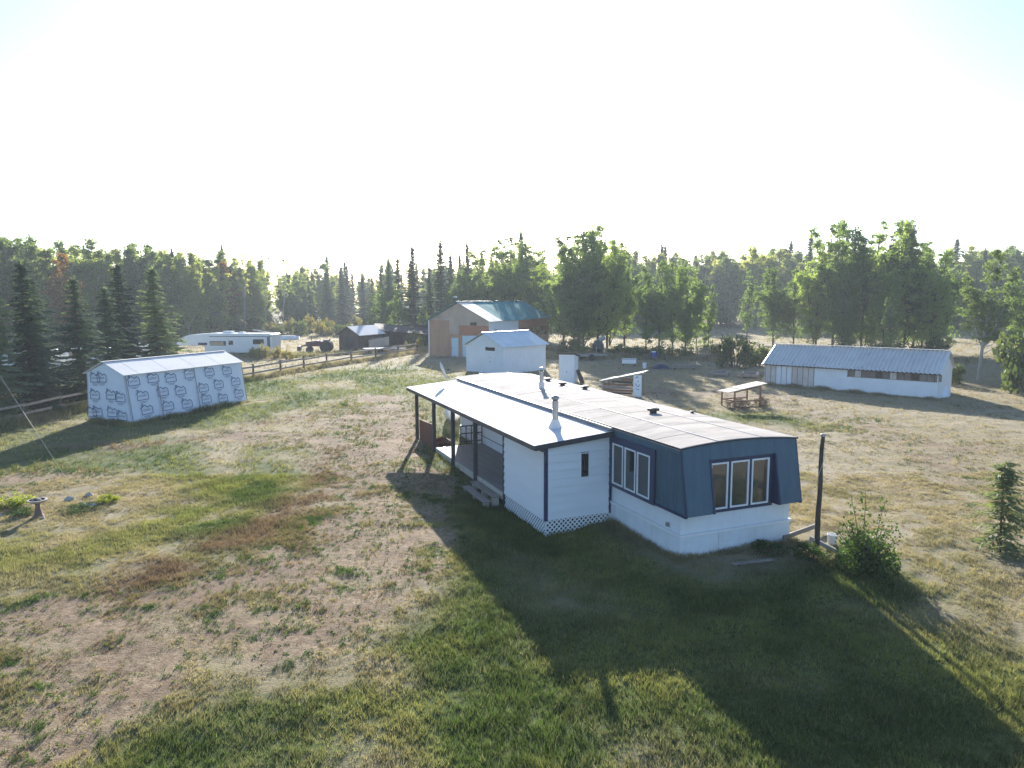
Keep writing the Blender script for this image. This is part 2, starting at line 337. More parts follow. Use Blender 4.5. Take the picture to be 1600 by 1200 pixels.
    green = np.clip(green * sst((fbm(x * 0.55, y * 0.55, 61) - 0.15) / 0.3) + 0.62 * sst((fbm(x * 0.16, y * 0.16, 71) - 0.36) / 0.2) * sst((5 - x) / 6) * sst((70 - y) / 20), 0, 1)
    lawn = np.maximum(stroke(x, y, [(0.5, 21.5), (2.0, 17.5), (5.0, 15.2), (8.0, 16.8)], 1.5), stroke(x, y, [(1.0, 12.5), (3.5, 14.0), (6.5, 13.8), (8.0, 12.0), (5.0, 9.5)], 2.8)); green = np.maximum(green, 0.92 * lawn); dirt = dirt * (1 - 0.9 * np.clip(lawn * 1.3, 0, 1))  # home's shadow deepened in the cover masks: more dark green, no pale dirt
    # paddock beyond the yard: pale stubble
    return np.clip(dirt, 0, 1), green * (1 - 0.7 * np.clip(dirt, 0, 1)), np.clip(rust, 0, 1)

def axis(lo, hi, flo, fhi, step, grow=1.22):
    a = list(np.arange(flo, fhi + 1e-6, step)); s = step
    while a[-1] < hi: s *= grow; a.append(min(hi, a[-1] + s))
    s = step; b = []
    p = flo
    while p > lo: s *= grow; p = max(lo, p - s); b.append(p)
    return np.array(b[::-1] + a)
gx = axis(-1400, 1400, -24, 24, 0.17); gy = axis(-300, 1500, 7.5, 46, 0.17)
XX, YY = np.meshgrid(gx, gy); ZZ = gbase(XX, YY)
near = np.exp(-np.maximum(0, np.hypot(XX, YY - 20) - 45) / 40.0)
ZZ = ZZ + near * (0.10 * (fbm(XX * 0.5, YY * 0.5, 5) - 0.5) + 0.085 * (fbm(XX * 2.2, YY * 2.2, 6, 3) - 0.5))
nx, ny = len(gx), len(gy)
ii = (np.arange(ny - 1)[:, None] * nx + np.arange(nx - 1)[None, :]).ravel()
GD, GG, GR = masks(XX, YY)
ground_me = None

def ground_material():
    m, nt, out = newmat('ground_soil_grass')
    b = N(nt, 'ShaderNodeBsdfPrincipled', Roughness=0.95); b.inputs['Specular IOR Level'].default_value = 0.15
    nt.links.new(b.outputs[0], out.inputs[0])
    tc = N(nt, 'ShaderNodeTexCoord').outputs['Object']
    at = lambda a: N(nt, 'ShaderNodeAttribute', attribute_name=a).outputs['Fac']
    big = noise(nt, tc, 0.12, 5, 0.6); mid = noise(nt, tc, 0.9, 6, 0.65); fine = noise(nt, tc, 7.0, 6, 0.7); fin2 = noise(nt, tc, 26.0, 4, 0.7)
    dry = mixc(nt, (0.200, 0.160, 0.090), (0.390, 0.325, 0.205), maprange(nt, fine, 0.3, 0.7))
    dry = mixc(nt, dry, (0.20, 0.185, 0.075), maprange(nt, mid, 0.48, 0.7, 0, 0.6)); dry = mixc(nt, dry, (0.40, 0.33, 0.25), maprange(nt, big, 0.5, 0.65, 0, 0.5))
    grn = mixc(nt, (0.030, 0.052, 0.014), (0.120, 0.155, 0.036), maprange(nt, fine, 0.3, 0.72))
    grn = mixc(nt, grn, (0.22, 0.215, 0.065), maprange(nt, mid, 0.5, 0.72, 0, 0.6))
    rst = mixc(nt, (0.115, 0.072, 0.048), (0.25, 0.172, 0.118), maprange(nt, fine, 0.3, 0.7))
    drt = mixc(nt, (0.165, 0.110, 0.062), (0.400, 0.308, 0.200), maprange(nt, fine, 0.36, 0.66)); drt = mixc(nt, drt, (0.19, 0.125, 0.08), maprange(nt, mid, 0.45, 0.62, 0, 0.75))
    drt = mixc(nt, drt, (0.16, 0.12, 0.09), maprange(nt, fin2, 0.52, 0.72, 0, 0.8))
    def soft(a, lo, hi, amt=0.5):
        s = N(nt, 'ShaderNodeMath', operation='ADD'); nt.links.new(a, s.inputs[0])
        nt.links.new(maprange(nt, fine, 0.25, 0.75, -amt, amt), s.inputs[1])
        return maprange(nt, s.outputs[0], lo, hi)
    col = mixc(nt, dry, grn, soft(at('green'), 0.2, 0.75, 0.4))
    col = mixc(nt, col, drt, soft(at('dirt'), 0.25, 0.70, 0.45))
    col = mixc(nt, col, rst, maprange(nt, soft(at('rust'), 0.2, 0.85, 0.45), 0, 1, 0, 0.8))
    col = mixc(nt, col, (0.09, 0.075, 0.045), maprange(nt, fin2, 0.55, 0.75, 0, 0.55))
    nt.links.new(col, b.inputs['Base Color'])
    ad = N(nt, 'ShaderNodeMath', operation='ADD'); nt.links.new(fine, ad.inputs[0]); nt.links.new(fin2, ad.inputs[1])
    bn = N(nt, 'ShaderNodeBump'); bn.inputs['Strength'].default_value = 0.9; bn.inputs['Distance'].default_value = 0.06
    nt.links.new(ad.outputs[0], bn.inputs['Height']); nt.links.new(bn.outputs[0], b.inputs['Normal'])
ground_material()
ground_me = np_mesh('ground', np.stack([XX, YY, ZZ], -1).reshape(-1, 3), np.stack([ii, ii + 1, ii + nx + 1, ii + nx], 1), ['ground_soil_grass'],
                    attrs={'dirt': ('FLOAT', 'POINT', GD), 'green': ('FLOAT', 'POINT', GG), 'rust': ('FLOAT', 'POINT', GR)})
ground_me.polygons.foreach_set('use_smooth', [True] * len(ground_me.polygons))
ground = link(bpy.data.objects.new('ground', ground_me)); tag(ground, 'dry autumn yard with patchy grass and bare dirt', 'ground', kind='structure')

# ------------------------------------------------------------------ mobile home with its porch addition
W, L, EAVE = 3.66, 18.25, 2.94
home = empty('mobile_home', 'long white mobile home with blue front and a white-roofed side porch', 'mobile home', (HOME_O[0], HOME_O[1], 0), HOME_R)
# walls
mb = MB(); mb.box(0.02, W - 0.02, 0.02, L - 0.02, 0.60, EAVE - 0.02); mb.build('wall', 'white_wall', home)
sk = MB()
for (a, b) in (((0, 0), (W, 0)), ((W, 0), (W, L)), ((W, L), (0, L)), ((0, L), (0, 0))):
    n = max(2, int(math.hypot(b[0] - a[0], b[1] - a[1]) / 1.22)); 
    for i in range(n):
        p = [a[0] + (b[0] - a[0]) * i / n, a[1] + (b[1] - a[1]) * i / n]; q = [a[0] + (b[0] - a[0]) * (i + 1) / n, a[1] + (b[1] - a[1]) * (i + 1) / n]
        dx, dy = (q[0] - p[0]), (q[1] - p[1]); l = math.hypot(dx, dy); ux, uy = dx / l * 0.006, dy / l * 0.006
        MB().beam((p[0] + ux, p[1] + uy, 0.08), (q[0] - ux, q[1] - uy, 0.08), 0.03, 0.98).build('skirting_panel', 'white_skirt', home)
for (a, b) in (((-0.03, -0.035), (W + 0.03, -0.035)), ((-0.035, -0.01), (-0.035, 3.55)), ((W + 0.035, 0), (W + 0.035, L))):
    MB().beam((a[0], a[1], 0.605), (b[0], b[1], 0.605), 0.03, 0.075).build('belt_trim', 'white_trim', home, bevel=0.006)
# blue mansard on the flank, its front edge flaring out
side = [(-0.30, 1.22), (3.56, 1.20), (3.56, 2.93), (0.0, 2.93)]
ys = [-0.30, 1.06]
for (xs, nm) in ((-0.035, 1), (W + 0.035, -1)):
    y_end = 3.56 if nm == 1 else 6.0
    o = MB().plate([(xs - 0.0, y, z) for y, z in ((-0.29, 1.225), (1.07, 1.215), (1.07, 2.93), (0.0, 2.93))][::nm], 0.02 ).build('mansard_panel', 'blue_panel', home)
    MB().plate([(xs, y, z) for y, z in ((1.075, 1.2), (y_end, 1.2), (y_end, 2.93), (1.075, 2.93))][::nm], 0.015).build('mansard_panel', 'blue_panel', home)
    if nm == 1:
        for k in range(11):   # narrow board battens
            y = 0.02 + k * 0.098
            MB().beam((xs - 0.024, y - 0.26 * 0.98, 1.26) if k == 0 else (xs - 0.024, y, 1.24), (xs - 0.024, y, 2.78), 0.006, 0.012, up=(1, 0, 0)).build('batten', 'blue_panel', home)
    MB().beam((xs - 0.02 * nm, -0.32, 1.20), (xs - 0.02 * nm, y_end, 1.18), 0.07, 0.055).build('mansard_sill', 'navy', home)
    MB().beam((xs - 0.02 * nm, -0.005, 2.86), (xs - 0.02 * nm, y_end, 2.86), 0.035, 0.10).build('fascia_board', 'blue_panel', home)
# blue mansard over the front, slanting out to its foot
def sl_y(z): return -0.31 * (EAVE - z) / (EAVE - 1.22) - 0.012
def slant(x0, x1, z0, z1, x0t=None, x1t=None, nm='mansard_panel', mat='blue_panel', t=0.025, off=0.0):
    x0t = x0 if x0t is None else x0t; x1t = x1 if x1t is None else x1t
    return MB().plate([(x0, sl_y(z0) - off, z0), (x1, sl_y(z0) - off, z0), (x1t, sl_y(z1) - off, z1), (x0t, sl_y(z1) - off, z1)], t).build(nm, mat, home)
slant(-0.05, 0.80, 1.22, 2.935); slant(2.96, W + 0.05, 1.22, 2.935)
slant(0.805, 1.42, 2.585, 2.99); slant(1.425, 2.955, 2.585, 2.99)
gab = MB().plate([(x, sl_y(2.93) , z) for x, z in ((-0.05, 2.93), (0.8, 2.93), (1.83, 2.98), (2.9, 2.93), (W + 0.05, 2.93), (2.9, 3.02), (1.83, 3.045), (0.8, 3.02))], 0.02).build('gable_filler', 'blue_panel', home)
for xs in (0.80, 2.96):     # navy cheeks beside the recessed windows
    MB().plate([(xs, 0.0, 1.2), (xs, sl_y(1.2), 1.2), (xs, sl_y(2.6), 2.6), (xs, 0.0, 2.6)], 0.02).build('window_cheek', 'navy', home)
    MB().beam((xs, sl_y(1.21) - 0.035, 1.21), (xs, sl_y(2.6) - 0.035, 2.6), 0.05, 0.03, up=(0, 1, 0)).build('edge_trim', 'navy', home)
MB().plate([(0.8, 0, 2.585), (2.96, 0, 2.585), (2.96, sl_y(2.585), 2.585), (0.8, sl_y(2.585), 2.585)], 0.02).build('window_soffit', 'navy', home)
for (x0, x1) in ((-0.05, 0.8), (2.96, W + 0.05)):
    MB().plate([(x0, 0, 1.215), (x1, 0, 1.215), (x1, sl_y(1.22), 1.215), (x0, sl_y(1.22), 1.215)], 0.012).build('mansard_soffit', 'blue_panel', home)
MB().beam((-0.055, sl_y(1.2) - 0.01, 1.2), (-0.055, -0.025, 2.93), 0.035, 0.045, up=(0, 1, 0)).build('corner_trim', 'navy', home)
MB().beam((W + 0.055, sl_y(1.2) - 0.01, 1.2), (W + 0.055, -0.025, 2.93), 0.03, 0.04, up=(0, 1, 0)).build('corner_trim', 'navy', home)
# windows: navy surround, white frame, pane
def ring(bm, fn, u0, u1, v0, v1, w, d0, d1):
    for (a0, a1, b0, b1) in ((u0, u1, v0, v0 + w), (u0, u1, v1 - w, v1), (u0, u0 + w, v0 + w, v1 - w), (u1 - w, u1, v0 + w, v1 - w)):
        P = [fn(a0, b0, d0), fn(a1, b0, d0), fn(a1, b1, d0), fn(a0, b1, d0), fn(a0, b0, d1), fn(a1, b0, d1), fn(a1, b1, d1), fn(a0, b1, d1)]
        bm.hexa(P)
fend = lambda u, v, d: (u, -d, v)
fsid = lambda u, v, d: (-d, u, v)
def win_set(fn, spans, z0, z1, sur, mat):
    s = MB(); u0, u1, v0, v1 = sur
    edges = [u0] + [e for sp in spans for e in sp] + [u1]
    for k in range(0, len(edges), 2): s.hexa([fn(a, b, d) for d in (0.015, 0.055) for a, b in ((edges[k], v0), (edges[k + 1], v0), (edges[k + 1], v1), (edges[k], v1))])
    for sp in spans:
        for (b0, b1) in ((v0, z0), (z1, v1)): s.hexa([fn(a, b, d) for d in (0.015, 0.0545) for a, b in ((sp[0], b0), (sp[1], b0), (sp[1], b1), (sp[0], b1))])
    s.build('window_surround', 'navy', home)
    for sp in spans:
        w = MB(); ring(w, fn, sp[0], sp[1], z0, z1, 0.042, 0.016, 0.072); wo_ = w.build('window', 'white_trim', home)
        g_ = MB(); g_.hexa([fn(a, b, d) for d in (0.02, 0.038) for a, b in ((sp[0] + .042, z0 + .042), (sp[1] - .042, z0 + .042), (sp[1] - .042, z1 - .042), (sp[0] + .042, z1 - .042))])
        g_.build('pane', mat, wo_)
win_set(fend, [(0.86, 1.43), (1.52, 2.12), (2.21, 2.80)], 1.22, 2.48, (0.802, 2.955, 1.13, 2.58), 'glass_front')
win_set(lambda u, v, d: (-d - 0.045, u, v), [(1.33, 1.97), (2.05, 2.64), (2.73, 3.33)], 1.25, 2.48, (1.10, 3.52, 1.14, 2.68), 'glass_side')
ob = MB(); ob.box(-0.055, -0.005, 0.50, 0.60, 0.72, 0.83); ob.box(-0.075, -0.055, 0.515, 0.585, 0.735, 0.80); ob.build('outlet_cover', 'flash_grey', home, bevel=0.008)
# arched roof in sheets
def rz_(x): return EAVE + 0.02 + 0.115 * (1 - ((x - W / 2) / (W / 2 + 0.1)) ** 2)
xs_ = [-0.10, 1.08, 2.52, W + 0.10]; nrow = 15
def sheet(x0, x1, y0, y1, t, lift):
    m = MB(); k = 7; pts = []
    for j in range(k):
        x = x0 + (x1 - x0) * j / (k - 1)
        for y in (y0, y1): pts.append((x, y, rz_(x) + lift))
    top = len(pts); pts += [(p[0], p[1], p[2] - t) for p in pts]
    fc = []
    for j in range(k - 1):
        a = 2 * j; fc.append((a, a + 2, a + 3, a + 1)); fc.append((top + a, top + a + 1, top + a + 3, top + a + 2))
        fc.append((a, top + a, top + a + 2, a + 2)); fc.append((a + 1, a + 3, top + a + 3, top + a + 1))
    fc.append((0, 1, top + 1, top)); e = 2 * k - 2; fc.append((e, top + e, top + e + 1, e + 1))
    return m.poly(pts, fc)
roof = sheet(-0.08, W + 0.08, -0.03, L + 0.03, 0.06, -0.022).build('roof', 'flash_grey', home)
for j in range(3):
    for i in range(nrow):
        y0 = -0.06 + (L + 0.12) * i / nrow; y1 = -0.06 + (L + 0.12) * (i + 1) / nrow
        sheet(xs_[j] + 0.012, xs_[j + 1] - 0.012, y0 + 0.012, y1 - 0.012, 0.02, 0.0 + 0.004 * ((i * 7 + j * 3) % 4) / 3).build('roof_sheet', 'roof_old', roof, smooth=False)
for x in (1.08, 2.52):
    MB().box(x - 0.022, x + 0.022, -0.06, L + 0.06, rz_(x) + 0.001, rz_(x) + 0.016).build('roof_seam', 'flash_grey', roof)
me_, e_ = MB(), 0
for (p, q) in (((-0.10, -0.075, EAVE + 0.0), (-0.10, L, EAVE + 0.0)), ((W + 0.10, -0.075, EAVE + 0.0), (W + 0.10, L, EAVE + 0.0))):
    MB().beam(p, q, 0.02, 0.05).build('drip_edge', 'black_edge', home)
ed = MB(); k = 12
for j in range(k):
    xa, xb = -0.1 + (W + 0.2) * j / k, -0.1 + (W + 0.2) * (j + 1) / k
    ed.beam((xa, -0.07, rz_(xa) - 0.03), (xb, -0.07, rz_(xb) - 0.03), 0.02, 0.03)
ed.build('front_drip_edge', 'black_edge', home)
# roof hardware
def flue(name, x, y, z, h, r, cone, mat='galv'):
    p = MB(); p.tube((x, y, z - 0.1), (x, y, z + h), r, r, 14); o = p.build(name, mat, home, smooth=False)
    for f in (0.33, 0.66): MB().tube((x, y, z + h * f), (x, y, z + h * f + 0.02), r * 1.06, r * 1.06, 14).build('pipe_band', mat, o)
    MB().lathe([(cone, -0.12), (cone * 0.85, -0.02), (r * 1.35, 0.20), (r * 1.08, 0.26)], 16, (x, y, z)).build('flashing', 'roof_white', o)
    MB().lathe([(r * 0.9, h), (r * 0.9, h + 0.05)], 12, (x, y, z)).build('cap_neck', 'machine', o)
    MB().lathe([(r * 1.25, h + 0.05), (r * 1.35, h + 0.08), (r * 1.2, h + 0.14), (r * 0.5, h + 0.17)], 14, (x, y, z)).build('rain_cap', 'flash_grey' if cone > 0.2 else mat, o)
    return o
def pz(x): return 2.83 + x * 0.0915          # porch roof plane
tag(flue('chimney_pipe', -1.16, 5.10, pz(-1.16), 0.86, 0.095, 0.27), 'tarnished metal chimney pipe through the porch roof')
tag(flue('stove_pipe', 1.42, 11.75, rz_(1.42), 0.72, 0.085, 0.12), 'galvanised stove pipe with cap')
for (x, y, s) in ((2.86, 14.2, 1), (2.71, 12.4, 1), (3.10, 11.1, 1.0), (2.05, 4.46, 1.15), (3.5, 4.35, 0.5)):
    MB().lathe([(0.10 * s, -0.05), (0.10 * s, 0.07 * s), (0.175 * s, 0.08 * s), (0.165 * s, 0.14 * s), (0.08 * s, 0.165 * s)], 14, (x, y, rz_(x))).build('roof_vent', 'vent_black', home, smooth=False)
# porch roof
PX, PY0, PY1 = -2.62, 3.38, 18.3
proof = MB().plate([(PX + 0.03, PY0 + 0.02, pz(PX) - 0.045), (0.1, PY0 + 0.02, pz(0.1) - 0.045), (0.1, PY1 - 0.02, pz(0.1) - 0.045), (PX + 0.03, PY1 - 0.02, pz(PX) - 0.045)], 0.03).build('porch_roof', 'wood_grey', home)
nsh = 17
for i in range(nsh):
    y0 = PY0 - 0.03 + (PY1 - PY0 + 0.06) * i / nsh; y1 = PY0 - 0.03 + (PY1 - PY0 + 0.06) * (i + 1) / nsh
    m = MB(); prof = []; k = 1
    for j in range(k):
        ya = y0 + (y1 - y0) * j / k; yb = y0 + (y1 - y0) * (j + 1) / k
        prof += [(ya, 0.0), (ya + 0.02, 0.004), (ya + 0.045, 0.004), (ya + 0.065, 0.0)]
    prof.append((y1, 0.0)); pts = []
    for (y, dz) in prof: pts += [(PX - 0.05, y, pz(PX - 0.05) + dz), (-0.02, y, pz(-0.02) + dz)]
    n = len(prof); m.poly(pts, [(2 * j, 2 * j + 1, 2 * j + 3, 2 * j + 2) for j in range(n - 1)]).build('roof_sheet', 'roof_white', proof)
MB().beam((PX - 0.02, PY0 - 0.03, pz(PX) - 0.085), (PX - 0.02, PY1 + 0.03, pz(PX) - 0.085), 0.035, 0.15).build('fascia', 'fascia', home, bevel=0.005)
MB().beam((PX, PY0 - 0.02, pz(PX) - 0.085), (-0.06, PY0 - 0.02, pz(-0.06) - 0.085), 0.035, 0.15).build('fascia', 'porch_dark', home, bevel=0.005)
MB().beam((PX, PY1 + 0.02, pz(PX) - 0.085), (-0.06, PY1 + 0.02, pz(-0.06) - 0.085), 0.035, 0.15).build('fascia', 'fascia', home, bevel=0.005)
MB().plate([(-0.20, PY0, pz(-0.2) + 0.018), (-0.12, PY0, EAVE - 0.055), (-0.12, PY1, EAVE - 0.055), (-0.20, PY1, pz(-0.2) + 0.018)], 0.01).build('roof_flashing', 'flash_grey', home)
MB().beam((-0.14, PY0 - 0.06, EAVE - 0.03), (-0.14, PY1, EAVE - 0.03), 0.09, 0.05).build('gutter', 'flash_grey', home)
MB().beam((-2.28, PY0 + 0.15, 2.42), (-2.28, PY1 - 0.1, 2.42), 0.09, 0.16).build('porch_beam', 'porch_dark', home)
for k in range(16):
    y = PY0 + 0.3 + k * 0.95
    MB().beam((PX + 0.06, y, pz(PX) - 0.115), (-0.01, y, pz(0) - 0.115), 0.045, 0.13).build('rafter', 'porch_dark', home)
for y, zb in ((17.9, -0.45), (15.0, -0.40), (12.26, -0.4), (9.55, -0.45)):
    MB().box(-2.35, -2.21, y - 0.07, y + 0.07, zb, 2.36).build('porch_post', 'porch_dark', home, bevel=0.008)
# deck
for k in range(16):
    x = -2.20 + k * 0.1375
    MB().box(x, x + 0.131, 6.92, 14.98, 0.235, 0.27).build('deck_board', 'deck', home)
MB().box(-2.245, -2.206, 6.93, 15.0, 0.02, 0.262).build('deck_rim', 'wood_pale', home, bevel=0.004)
MB().box(-2.20, -0.02, 15.0, 15.04, 0.02, 0.262).build('deck_rim', 'wood_pale', home, bevel=0.004)
for k in range(7):
    y = 7.2 + k * 1.28; MB().box(-2.19, -0.03, y, y + 0.05, 0.06, 0.232).build('deck_joist', 'wood_dark', home)
# enclosed porch room with lap siding
RY0, RY1, RX = 3.58, 6.86, -2.20
room = MB().poly([(RX + .03, RY0 + .03, .27), (-.03, RY0 + .03, .27), (-.03, RY1 - .03, .27), (RX + .03, RY1 - .03, .27), (RX + .03, RY0 + .03, 2.50), (-.03, RY0 + .03, 2.69), (-.03, RY1 - .03, 2.69), (RX + .03, RY1 - .03, 2.50)],
                 [(3, 2, 1, 0), (4, 5, 6, 7), (0, 1, 5, 4), (1, 2, 6, 5), (2, 3, 7, 6), (3, 0, 4, 7)]).build('room_wall', 'flash_grey', home)
hb = 0.246
def lap(a, b, z, out, h=hb):     # one bevelled board between two points
    a = Vector(a); b = Vector(b); o = Vector(out)
    return MB().hexa([a - o * 0.0 + Vector((0, 0, z)), a + o * 0.045 + Vector((0, 0, z)), b + o * 0.045 + Vector((0, 0, z)), b + Vector((0, 0, z)),
                      a + Vector((0, 0, z + h)), a + o * 0.017 + Vector((0, 0, z + h)), b + o * 0.017 + Vector((0, 0, z + h)), b + Vector((0, 0, z + h))])
WX0, WX1, WZ0, WZ1 = -1.07, -0.77, 1.45, 2.20
for i in range(9):
    z = 0.265 + i * hb
    lap((RX, RY0 + 0.05, 0), (RX, RY1 - 0.06, 0), z, (-1, 0, 0), hb - 0.009 if i < 8 else 0.2).build('siding_board', 'siding', room)
    segs = [(RX + 0.06, -0.04)] if z + hb < WZ0 + 0.02 or z > WZ1 - 0.02 else [(RX + 0.06, WX0), (WX1, -0.04)]
    for (x0, x1) in segs: lap((x0, RY0, 0), (x1, RY0, 0), z, (0, -1, 0), hb - 0.009).build('siding_board', 'siding', room)
MB().plate([(RX + 0.06, RY0 - 0.004, 2.47), (-0.04, RY0 - 0.004, 2.47), (-0.04, RY0 - 0.004, 2.66), (RX + 0.06, RY0 - 0.004, 2.48)], 0.02).build('siding_board', 'siding', room)
lap((WX0, RY0, 0), (WX1, RY0, 0), 0.265 + 4 * hb, (0, -1, 0), WZ0 - 0.265 - 4 * hb).build('siding_board', 'siding', room)
wf = MB(); ring(wf, lambda u, v, d: (u, RY0 - d, v), WX0, WX1, WZ0, WZ1, 0.022, -0.0, 0.045); wf = wf.build('window', 'white_trim', home)
MB().box(WX0 + .02, WX1 - .02, RY0 - 0.012, RY0 + 0.0, WZ0 + .02, WZ1 - .02).build('pane', 'glass_dark', wf)
MB().box(RX - 0.04, RX + 0.06, RY0 - 0.04, RY0 + 0.05, 0.24, 2.46).build('corner_trim', 'navy', home, bevel=0.004)
MB().box(RX - 0.045, RX + 0.04, RY1 - 0.06, RY1 + 0.05, -0.1, 2.44).build('corner_trim', 'porch_dark', home, bevel=0.004)
MB().box(-0.09, -0.005, RY0 - 0.045, RY0 - 0.0, 0.25, 2.72).build('corner_trim', 'navy', home)
# lattice skirt: crossed laths
def lattice(p0, p1, ztop, h, off):
    m = MB(); p0 = Vector(p0); p1 = Vector(p1); Lg = (p1 - p0).length; d = (p1 - p0) / Lg; nrm = Vector((d.y, -d.x, 0))
    sp = 0.15
    for sgn in (1, -1):
        s = -h
        while s < Lg:
            u0, u1 = s, s + h; w0, w1 = (0.0, 1.0)
            if u0 < 0: w0 = -u0 / h; 
            if u1 > Lg: w1 = (Lg - u0) / h
            if w1 - w0 > 0.08:
                za = ztop - h * (w0 if sgn > 0 else 1 - w0); zb = ztop - h * (w1 if sgn > 0 else 1 - w1)
                a = p0 + d * (u0 + h * w0) + nrm * (off + 0.005 * sgn) + Vector((0, 0, za)); b = p0 + d * (u0 + h * w1) + nrm * (off + 0.005 * sgn) + Vector((0, 0, zb))
                m.beam(a, b, 0.042, 0.008, up=nrm)
            s += sp
    return m.build('lattice_panel', 'white_trim', home, kind='stuff')
lattice((RX, RY1, 0), (RX, RY0, 0), 0.265, 0.62, -0.01)
lattice((RX, RY0, 0), (0, RY0, 0), 0.265, 0.62, 0.01)
MB().box(RX + 0.25, -0.1, RY0 + 0.3, RY1, -0.4, 0.25).build('crawl_shade', 'black_edge', home)  # solid black block standing for the shade behind the lattice
# inside the porch: door and railing
dr = MB().box(-0.045, -0.01, 9.0, 9.9, 0.28, 2.32).build('door', 'white_trim', home, bevel=0.006)
MB().tube((-0.05, 9.12, 1.25), (-0.10, 9.12, 1.25), 0.028, 0.028, 10).build('door_knob', 'galv', dr)
MB().box(-0.055, -0.046, 9.25, 9.65, 1.45, 2.1).build('pane', 'glass_dark', dr)
MB().box(-0.06, -0.01, 11.2, 11.26, 0.3, 2.3).build('wall_strip', 'porch_dark', home)
for z in (0.42, 0.78, 1.12): MB().beam((-1.05, 15.0, z), (-0.03, 15.0, z), 0.05, 0.045).build('railing_rail', 'porch_dark', home)
for k in range(5): MB().box(-1.07 + k * 0.25, -1.03 + k * 0.25, 14.985, 15.015, 0.27, 1.12).build('railing_post', 'porch_dark', home)
MB().plate([(-2.19, 15.12, 0.0), (-2.19, 17.80, 0.0), (-2.19, 17.80, 1.08), (-2.19, 15.12, 1.22)], 0.02).build('wind_panel', 'rust_sheet', home)

hm = Matrix.Translation((HOME_O[0], HOME_O[1], 0)) @ Matrix.Rotation(HOME_R, 4, 'Z')
def hw(x, y, z): return tuple(hm @ Vector((x, y, z)))
# steps, pot, chair, firewood, dish
st = empty('porch_steps', 'two plank wooden steps in front of the porch deck', 'steps', hw(-2.27, 8.1, 0), HOME_R)
MB().box(-0.32, -0.02, -1.15, 1.15, 0.10, 0.14).build('tread', 'wood_grey', st, bevel=0.006)
MB().box(-0.66, -0.36, -1.15, 1.15, -0.04, 0.0).build('tread', 'wood_grey', st, bevel=0.006)
for y in (-1.0, 0, 1.0):
    MB().box(-0.30, -0.05, y - 0.03, y + 0.03, -0.42, 0.098).build('support', 'wood_pale', st)
    MB().box(-0.62, -0.40, y - 0.03, y + 0.03, -0.42, -0.042).build('support', 'wood_pale', st)
ch = empty('garden_bench', 'white bench under the plant pot on the porch', 'bench', hw(-0.62, 9.05, 0.27), HOME_R)
MB().box(-0.25, 0.25, -0.62, 0.62, 0.40, 0.45).build('seat', 'white_trim', ch, bevel=0.01)
for x in (-0.2, 0.2):
    for y in (-0.55, 0.55): MB().beam((x * 1.15, y, 0), (x, y, 0.40), 0.045, 0.045, up=(0, 1, 0)).build('leg', 'white_trim', ch)
po = empty('plant_pot', 'olive plant pot with dry stems on the porch bench', 'plant pot', hw(-0.64, 9.15, 0.72), HOME_R)
MB().box(-0.19, 0.19, -0.28, 0.28, 0.0, 0.30).build('planter', 'soil', po, bevel=0.02)
m = MB()
for k in range(26):
    a = random.uniform(0, 6.28); r = random.uniform(0.02, 0.12); t = random.uniform(0.1, 0.3)
    m.tube((r * math.cos(a), r * math.sin(a), 0.29), (math.cos(a) * (r + t * .6), math.sin(a) * (r + t * .6), 0.30 + random.uniform(0.35, 0.75)), 0.006, 0.003, 4)
m.build('stems', 'leaf_dry', po)
fw = empty('firewood_pile', 'heap of split firewood at the far end of the porch', 'firewood', hw(-1.6, 15.7, -0.12), HOME_R)
lg = [MB().tube((-0.2, 0, 0), (0.2, 0, 0), r, r, 7).mesh('log', 'log_bark') for r in (0.06, 0.075, 0.09)]
for k in range(46):
    lay = k % 5; x = random.uniform(-0.75, 0.5) * (1 - lay * 0.14); y = random.uniform(-0.6, 1.0) * (1 - lay * 0.14)
    inst('log', lg[k % 3], fw, (x, y, 0.07 + lay * 0.115), (random.uniform(-.3, .3), random.uniform(-.25, .25), random.uniform(0, 6.28)))
ds = empty('satellite_dish', 'grey satellite dish on a tripod standing on the porch roof', 'satellite dish', hw(-0.85, 17.35, pz(-0.85) + 0.02), HOME_R)
MB().tube((0, 0, 0), (-0.28, 0.10, 0.62), 0.02, 0.02, 8).build('mast', 'galv', ds)
for p in ((0.25, -0.25, -0.0), (-0.55, -0.1, -0.04)): MB().tube((p[0], p[1], p[2]), (-0.2, 0.07, 0.45), 0.011, 0.011, 6).build('strut', 'galv', ds)
prof = [(0.005 + 0.30 * i / 6, 0.10 * (i / 6) ** 2) for i in range(7)]
dm = MB(); dm.lathe(prof + [(0.305, 0.102), (0.30, 0.115)] + [(0.30 * (1 - i / 6) + 0.004, 0.10 * ((6 - i) / 6) ** 2 + 0.012) for i in range(7)], 20)
dd = dm.build('reflector', 'dish_grey', ds, smooth=True); dd.location = (-0.33, 0.12, 0.68); dd.rotation_euler = (R(-68), R(0), R(-100)); dd.scale = (1, 1.15, 1)
MB().tube((-0.33, 0.10, 0.45), (0.08, 0.36, 0.62), 0.011, 0.011, 6).build('feed_arm', 'galv', ds)
MB().tube((0.05, 0.34, 0.60), (0.13, 0.39, 0.65), 0.035, 0.03, 8).build('receiver', 'porch_dark', ds)
# ------------------------------------------------------------------ house-wrapped shed
def wframe(px, py, dx, dy):  # position and heading of local +Y along (dx, dy)
    return math.atan2(-dx, dy)
SHZ = 0.30
shed = empty('wrapped_shed', 'pale shed covered in printed house wrap beside the spruces', 'shed', (-19.64, 36.71, SHZ), wframe(0, 0, 3.2, 7.52))
